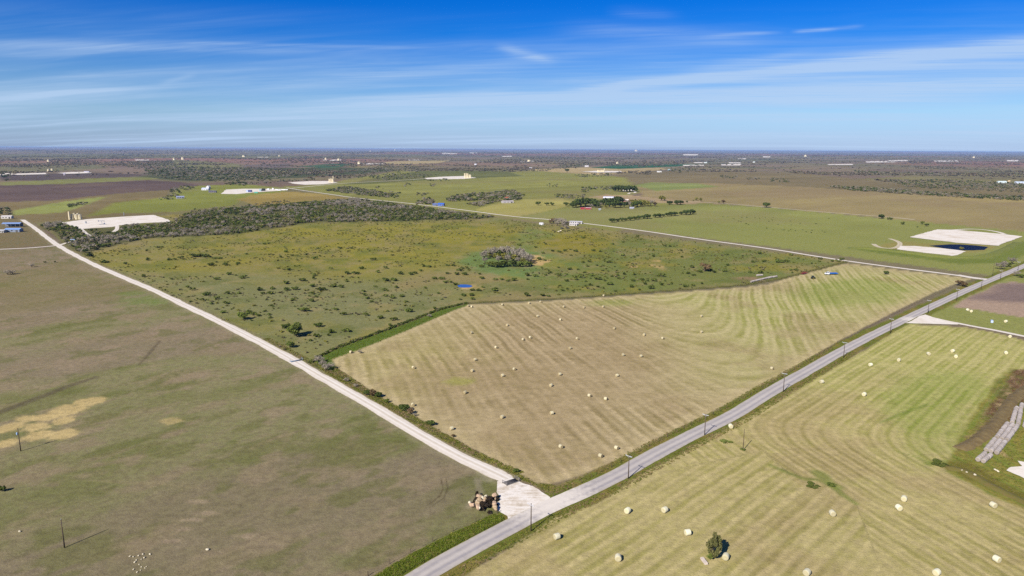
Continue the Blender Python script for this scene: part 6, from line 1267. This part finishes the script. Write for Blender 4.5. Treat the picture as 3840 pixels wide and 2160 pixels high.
# ------------------------------------------------------------------ vehicles and machines
M_tyre = simple('black_tyre', (34, 32, 32), .9, .2); M_rim = simple('steel_rim', (170, 170, 172), .4, .5, .6)
def wheel(e, x, y, r, w=.3, rim=None):
    t_ = MB(); t_.lathe([(r * .55, -w / 2), (r * .93, -w / 2), (r, -w / 4), (r, w / 4), (r * .93, w / 2), (r * .55, w / 2)], 18, 'X'); t_.v = [(v[1] + x, v[0] + y, v[2] + r) for v in t_.v]; t_ = t_.build('wheel', M_tyre, e, True)
    m_ = MB(); m_.lathe([(r * .2, -w / 2 - .02), (r * .54, -w / 2 + .02), (r * .54, w / 2 - .02), (r * .2, w / 2 + .02)], 14, 'X'); m_.v = [(v[1] + x, v[0] + y, v[2] + r) for v in m_.v]; m_.build('rim', rim or M_rim, t_, True)
def truck(px, py, rz, cab_c, bed_c, label, bed_len=5.5, s_=1.0):
    e = empty('flatbed_truck', P(px, py), rz, label, 'truck'); e.scale = (s_,) * 3; W = 1.0
    c_ = MB(); c_.prism([(0, .55), (2.9, .55), (2.9, 1.15), (2.75, 1.3), (1.9, 1.38), (1.35, 2.1), (1.1, 2.16), (.1, 2.16), (0, 2.05)], -W, W); c_.build('cab', cm(cab_c, .3), e)
    for sy in (-1, 1):
        g_ = MB(); g_.prism([(.25, 1.4), (1.62, 1.4), (1.25, 2.0), (.25, 2.0)], sy * (W + .005) - .01, sy * (W + .005) + .01); g_.build('side_window', M_glass, e)
    g_ = MB(); g_.add([(1.93, -.9, 1.42), (1.93, .9, 1.42), (1.42, .82, 2.08), (1.42, -.82, 2.08)], [(0, 1, 2, 3)]); g_.build('windscreen', M_glass, e)
    b2 = MB(); b2.box((-bed_len / 2 - .1, 0, .95), (bed_len, 2.3, .22)); b2.box((-bed_len / 2 - .1, -1.1, 1.25), (bed_len, .08, .5)); b2.box((-bed_len / 2 - .1, 1.1, 1.25), (bed_len, .08, .5)); b2.box((-.18, 0, 1.5), (.1, 2.2, 1.0)); b2.build('flat_bed', cm(bed_c, .4), e)
    f_ = MB(); f_.box((-1.4, 0, .65), (8.4, .9, .25)); f_.build('chassis', cm((50, 50, 54)), e)
    for x_ in (2.2, -bed_len + 1.1):
        for y_ in (-.92, .92): wheel(e, x_, y_, .45)
    for sy in (-.7, .7): h_ = MB(); h_.box((2.91, sy, .95), (.05, .3, .2)); h_.build('headlight', M_por, e)
truck(3108, 1030, R(184), (238, 240, 246), (40, 96, 176), 'white cabbed truck with a long blue flatbed on the mown hay', 6.6, 1.1)
def car(px, py, rz, c, label, cat='car'):
    e = empty('parked_car', P(px, py), rz, label, cat); W = .9
    b2 = MB(); b2.prism([(-2.3, .35), (2.3, .35), (2.35, .8), (1.4, .98), (.75, 1.55), (-.9, 1.6), (-1.7, 1.05), (-2.3, .98)], -W, W); b2.build('body', cm(c, .3), e)
    for sy in (-1, 1): g_ = MB(); g_.prism([(-1.35, 1.08), (1.05, 1.02), (.62, 1.48), (-.85, 1.52)], sy * (W + .006) - .01, sy * (W + .006) + .01); g_.build('side_window', M_glass, e)
    for x_ in (-1.4, 1.45):
        for y_ in (-.8, .8): wheel(e, x_, y_, .34, .22)
car(2108, 858, R(5), (40, 44, 50), 'left of two dark cars parked below the mobile home', 'car'); car(2130, 857, R(15), (44, 54, 64), 'right of two dark cars parked below the mobile home', 'car')
car(2164, 843, R(-15), (40, 48, 110), 'dark blue car beside the long grey mobile home', 'car')
def tractor(px, py, rz, c, c2, label):
    e = empty('tractor', P(px, py), rz, label, 'tractor')
    b2 = MB(); b2.box((1.0, 0, 1.15), (2.0, .8, .8)); b2.box((-.4, 0, .9), (1.4, .9, .5)); b2.build('bonnet', cm(c, .4), e)
    b2 = MB(); b2.box((-.5, 0, 1.9), (1.3, 1.3, 1.2)); b2.build('cab', M_glass, e); b2 = MB(); b2.box((-.5, 0, 2.58), (1.5, 1.5, .16)); b2.build('cab_roof', cm(c, .4), e)
    b2 = MB(); b2.tube([(1.3, .25, 1.5), (1.3, .25, 2.4)], .06, 6); b2.build('exhaust', M_tyre, e)
    for y_ in (-.9, .9): wheel(e, -.7, y_, .85, .5, cm(c2)); wheel(e, 1.5, y_ * .85, .5, .32, cm(c2))
tractor(3049, 1046, R(20), (36, 70, 36), (196, 176, 60), 'dark green tractor with yellow wheels on the mown hay')
def hay_rake(px, py, rz, label):
    e = empty('hay_trailer', P(px, py), rz, label, 'trailer'); red_ = cm((140, 60, 58), .5)
    f_ = MB(); f_.box((0, 0, .75), (6.2, 2.2, .14)); f_.tube([(3.1, -.8, .75), (4.6, 0, .6), (3.1, .8, .75)], .06, 5); f_.build('trailer_frame', red_, e)
    for y_ in (-1.05, 1.05):
        for z_ in (1.1, 1.5, 1.9):
            s_ = MB(); s_.box((0, y_, z_), (6.2, .06, .12)); s_.build('side_rail', red_, e)
        for x_ in (-3, -1, 1, 3): s_ = MB(); s_.box((x_, y_, 1.35), (.1, .1, 1.3)); s_.build('upright', red_, e)
    for x_ in (-1.6, -.6):
        for y_ in (-1.2, 1.2): wheel(e, x_, y_, .4)
hay_rake(3015, 1028, R(30), 'red slatted hay trailer by the fence near the blue truck')
def container(px, py, w, d, h, rz, c, label, cat='container'):
    e = empty('storage_container', P(px, py), rz, label, cat); b2 = MB(); b2.box((0, 0, h / 2 + .1), (w, d, h)); b2.build('container_body', cm(c, .5), e)
    for i in range(int(w / .6)): r_ = 0
    r_ = MB()
    for x_ in np.arange(-w / 2 + .4, w / 2, .8): r_.box((x_, -d / 2 - .03, h / 2 + .1), (.2, .06, h * .92))
    r_.build('corrugation', cm(c, .5), e, kind='stuff'); dr = MB(); dr.box((w / 2 + .03, 0, h / 2 + .1), (.06, d * .9, h * .9)); dr.build('door', cm(tuple(int(v * .8) for v in c)), e)
container(938, 720, 8, 5, 4.5, R(0), (62, 72, 128), 'dark blue container on the white yard left of the middle', 'container'); container(928, 720, 4.5, 5, 4, R(0), (176, 190, 226), 'pale blue container left of the dark blue one on the white yard', 'container'); container(989, 716, 7, 5, 5.5, R(0), (32, 34, 44), 'black box container on the white yard', 'container'); container(977, 717, 4.5, 4, 4.5, R(0), (150, 176, 190), 'grey blue container left of the black box', 'container'); container(961, 724, 8, 3, 2.6, R(0), (86, 176, 158), 'teal container at the front of the white yard', 'container')
for i, (x_, y_, w_, h_) in enumerate(((1007, 712, 7, 6), (1024, 711, 6, 7), (1038, 713, 9, 4), (1048, 715, 12, 4.5), (1063, 713, 14, 4), (1075, 713, 10, 4))): container(x_, y_, w_ * 0.65, 3, h_ * 0.55, R(0), (226, 228, 232), '%s white equipment box from the left on the right half of the white yard' % ORD[i], 'equipment box')
container(272, 906, 5, 2.5, 2.4, R(15), (160, 186, 224), 'small pale blue box by the gravel entrance below the thicket', 'container')
container(3719, 1209, 3, 1.2, 1.2, R(60), (190, 206, 236), 'small pale blue tank sled beside the white drive', 'container')

# cattle: one continuous skinned body each
def cow_mesh():
    vs = [(0, 0, 1.05, .36), (.55, 0, 1.08, .37), (-.6, 0, 1.1, .34), (.85, 0, 1.15, .24), (1.12, 0, 1.28, .15), (1.4, 0, 1.2, .12), (1.6, 0, 1.08, .08), (-.85, 0, 1.12, .18)]
    es = [(0, 1), (0, 2), (1, 3), (3, 4), (4, 5), (5, 6), (2, 7)]
    for x_, a in ((.6, 1), (-.65, 2)):
        for y_ in (-.2, .2):
            i = len(vs); kx = x_ + (-.12 if a == 2 else .04); vs += [(x_, y_, .75, .15), (kx, y_, .38, .08), (x_, y_, .04, .07)]; es += [(a, i), (i, i + 1), (i + 1, i + 2)]
    i = len(vs); vs += [(-1.0, 0, .95, .04), (-1.04, 0, .45, .03)]; es += [(7, i), (i, i + 1)]
    me = bpy.data.meshes.new('cow'); me.from_pydata([v[:3] for v in vs], es, []); o = bpy.data.objects.new('cow_tmp', me); col.objects.link(o)
    o.modifiers.new('skin', 'SKIN'); sk = me.skin_vertices[0].data
    for j, v in enumerate(vs): sk[j].radius = (v[3] * .95, v[3])
    sk[0].use_root = True; o.modifiers.new('sub', 'SUBSURF').levels = 1
    ev = o.evaluated_get(bpy.context.evaluated_depsgraph_get()); out_ = bpy.data.meshes.new_from_object(ev); bpy.data.objects.remove(o); return out_
cow0 = cow_mesh(); hides = [simple('black_hide', (36, 30, 28), .8), simple('red_brown_hide', (110, 66, 44), .8), simple('cream_hide', (220, 210, 190), .8)]; cows = []
for h_ in hides: m_ = cow0.copy(); m_.name = 'cow'; m_.materials.append(h_); cows.append(m_)
for i, (px, py, k_) in enumerate([(2151, 865, 0), (2162, 864, 1), (2168, 860, 0), (2129, 866, 0), (2119, 870, 0), (2102, 868, 2), (2094, 871, 2), (2081, 870, 0), (2073, 866, 0), (2101, 872, 0)]):
    o = put('cow', cows[k_], loc=P(px, py), label=['black cow grazing below the dark parked cars', 'reddish brown cow grazing right of the dark parked cars', 'cream cow grazing below the dark parked cars'][k_], cat='cow', group=['black cows below the parked cars', None, 'cream cows below the parked cars'][k_]); o.rotation_euler.z = random.uniform(0, 6.28); o.scale = (1.15,) * 3

# ------------------------------------------------------------------ haze: pale air over the whole plain
hz = MB(); hz.box((0, 16500, 51), (144000, 92000, 105)); me = hz.mesh('haze')
hm_ = bpy.data.materials.new('pale_air'); hm_.use_nodes = True; t = NT(hm_.node_tree); t.n.clear(); o = t.add('ShaderNodeOutputMaterial'); v_ = t.add('ShaderNodeVolumePrincipled')
v_.inputs['Color'].default_value = (0.34, 0.54, 0.92, 1); v_.inputs['Density'].default_value = HAZE; v_.inputs['Anisotropy'].default_value = 0.0
t.l.new(v_.outputs[0], o.inputs['Volume'])
put('haze', me, hm_, kind='stuff', label='thin bluish haze over the plain')
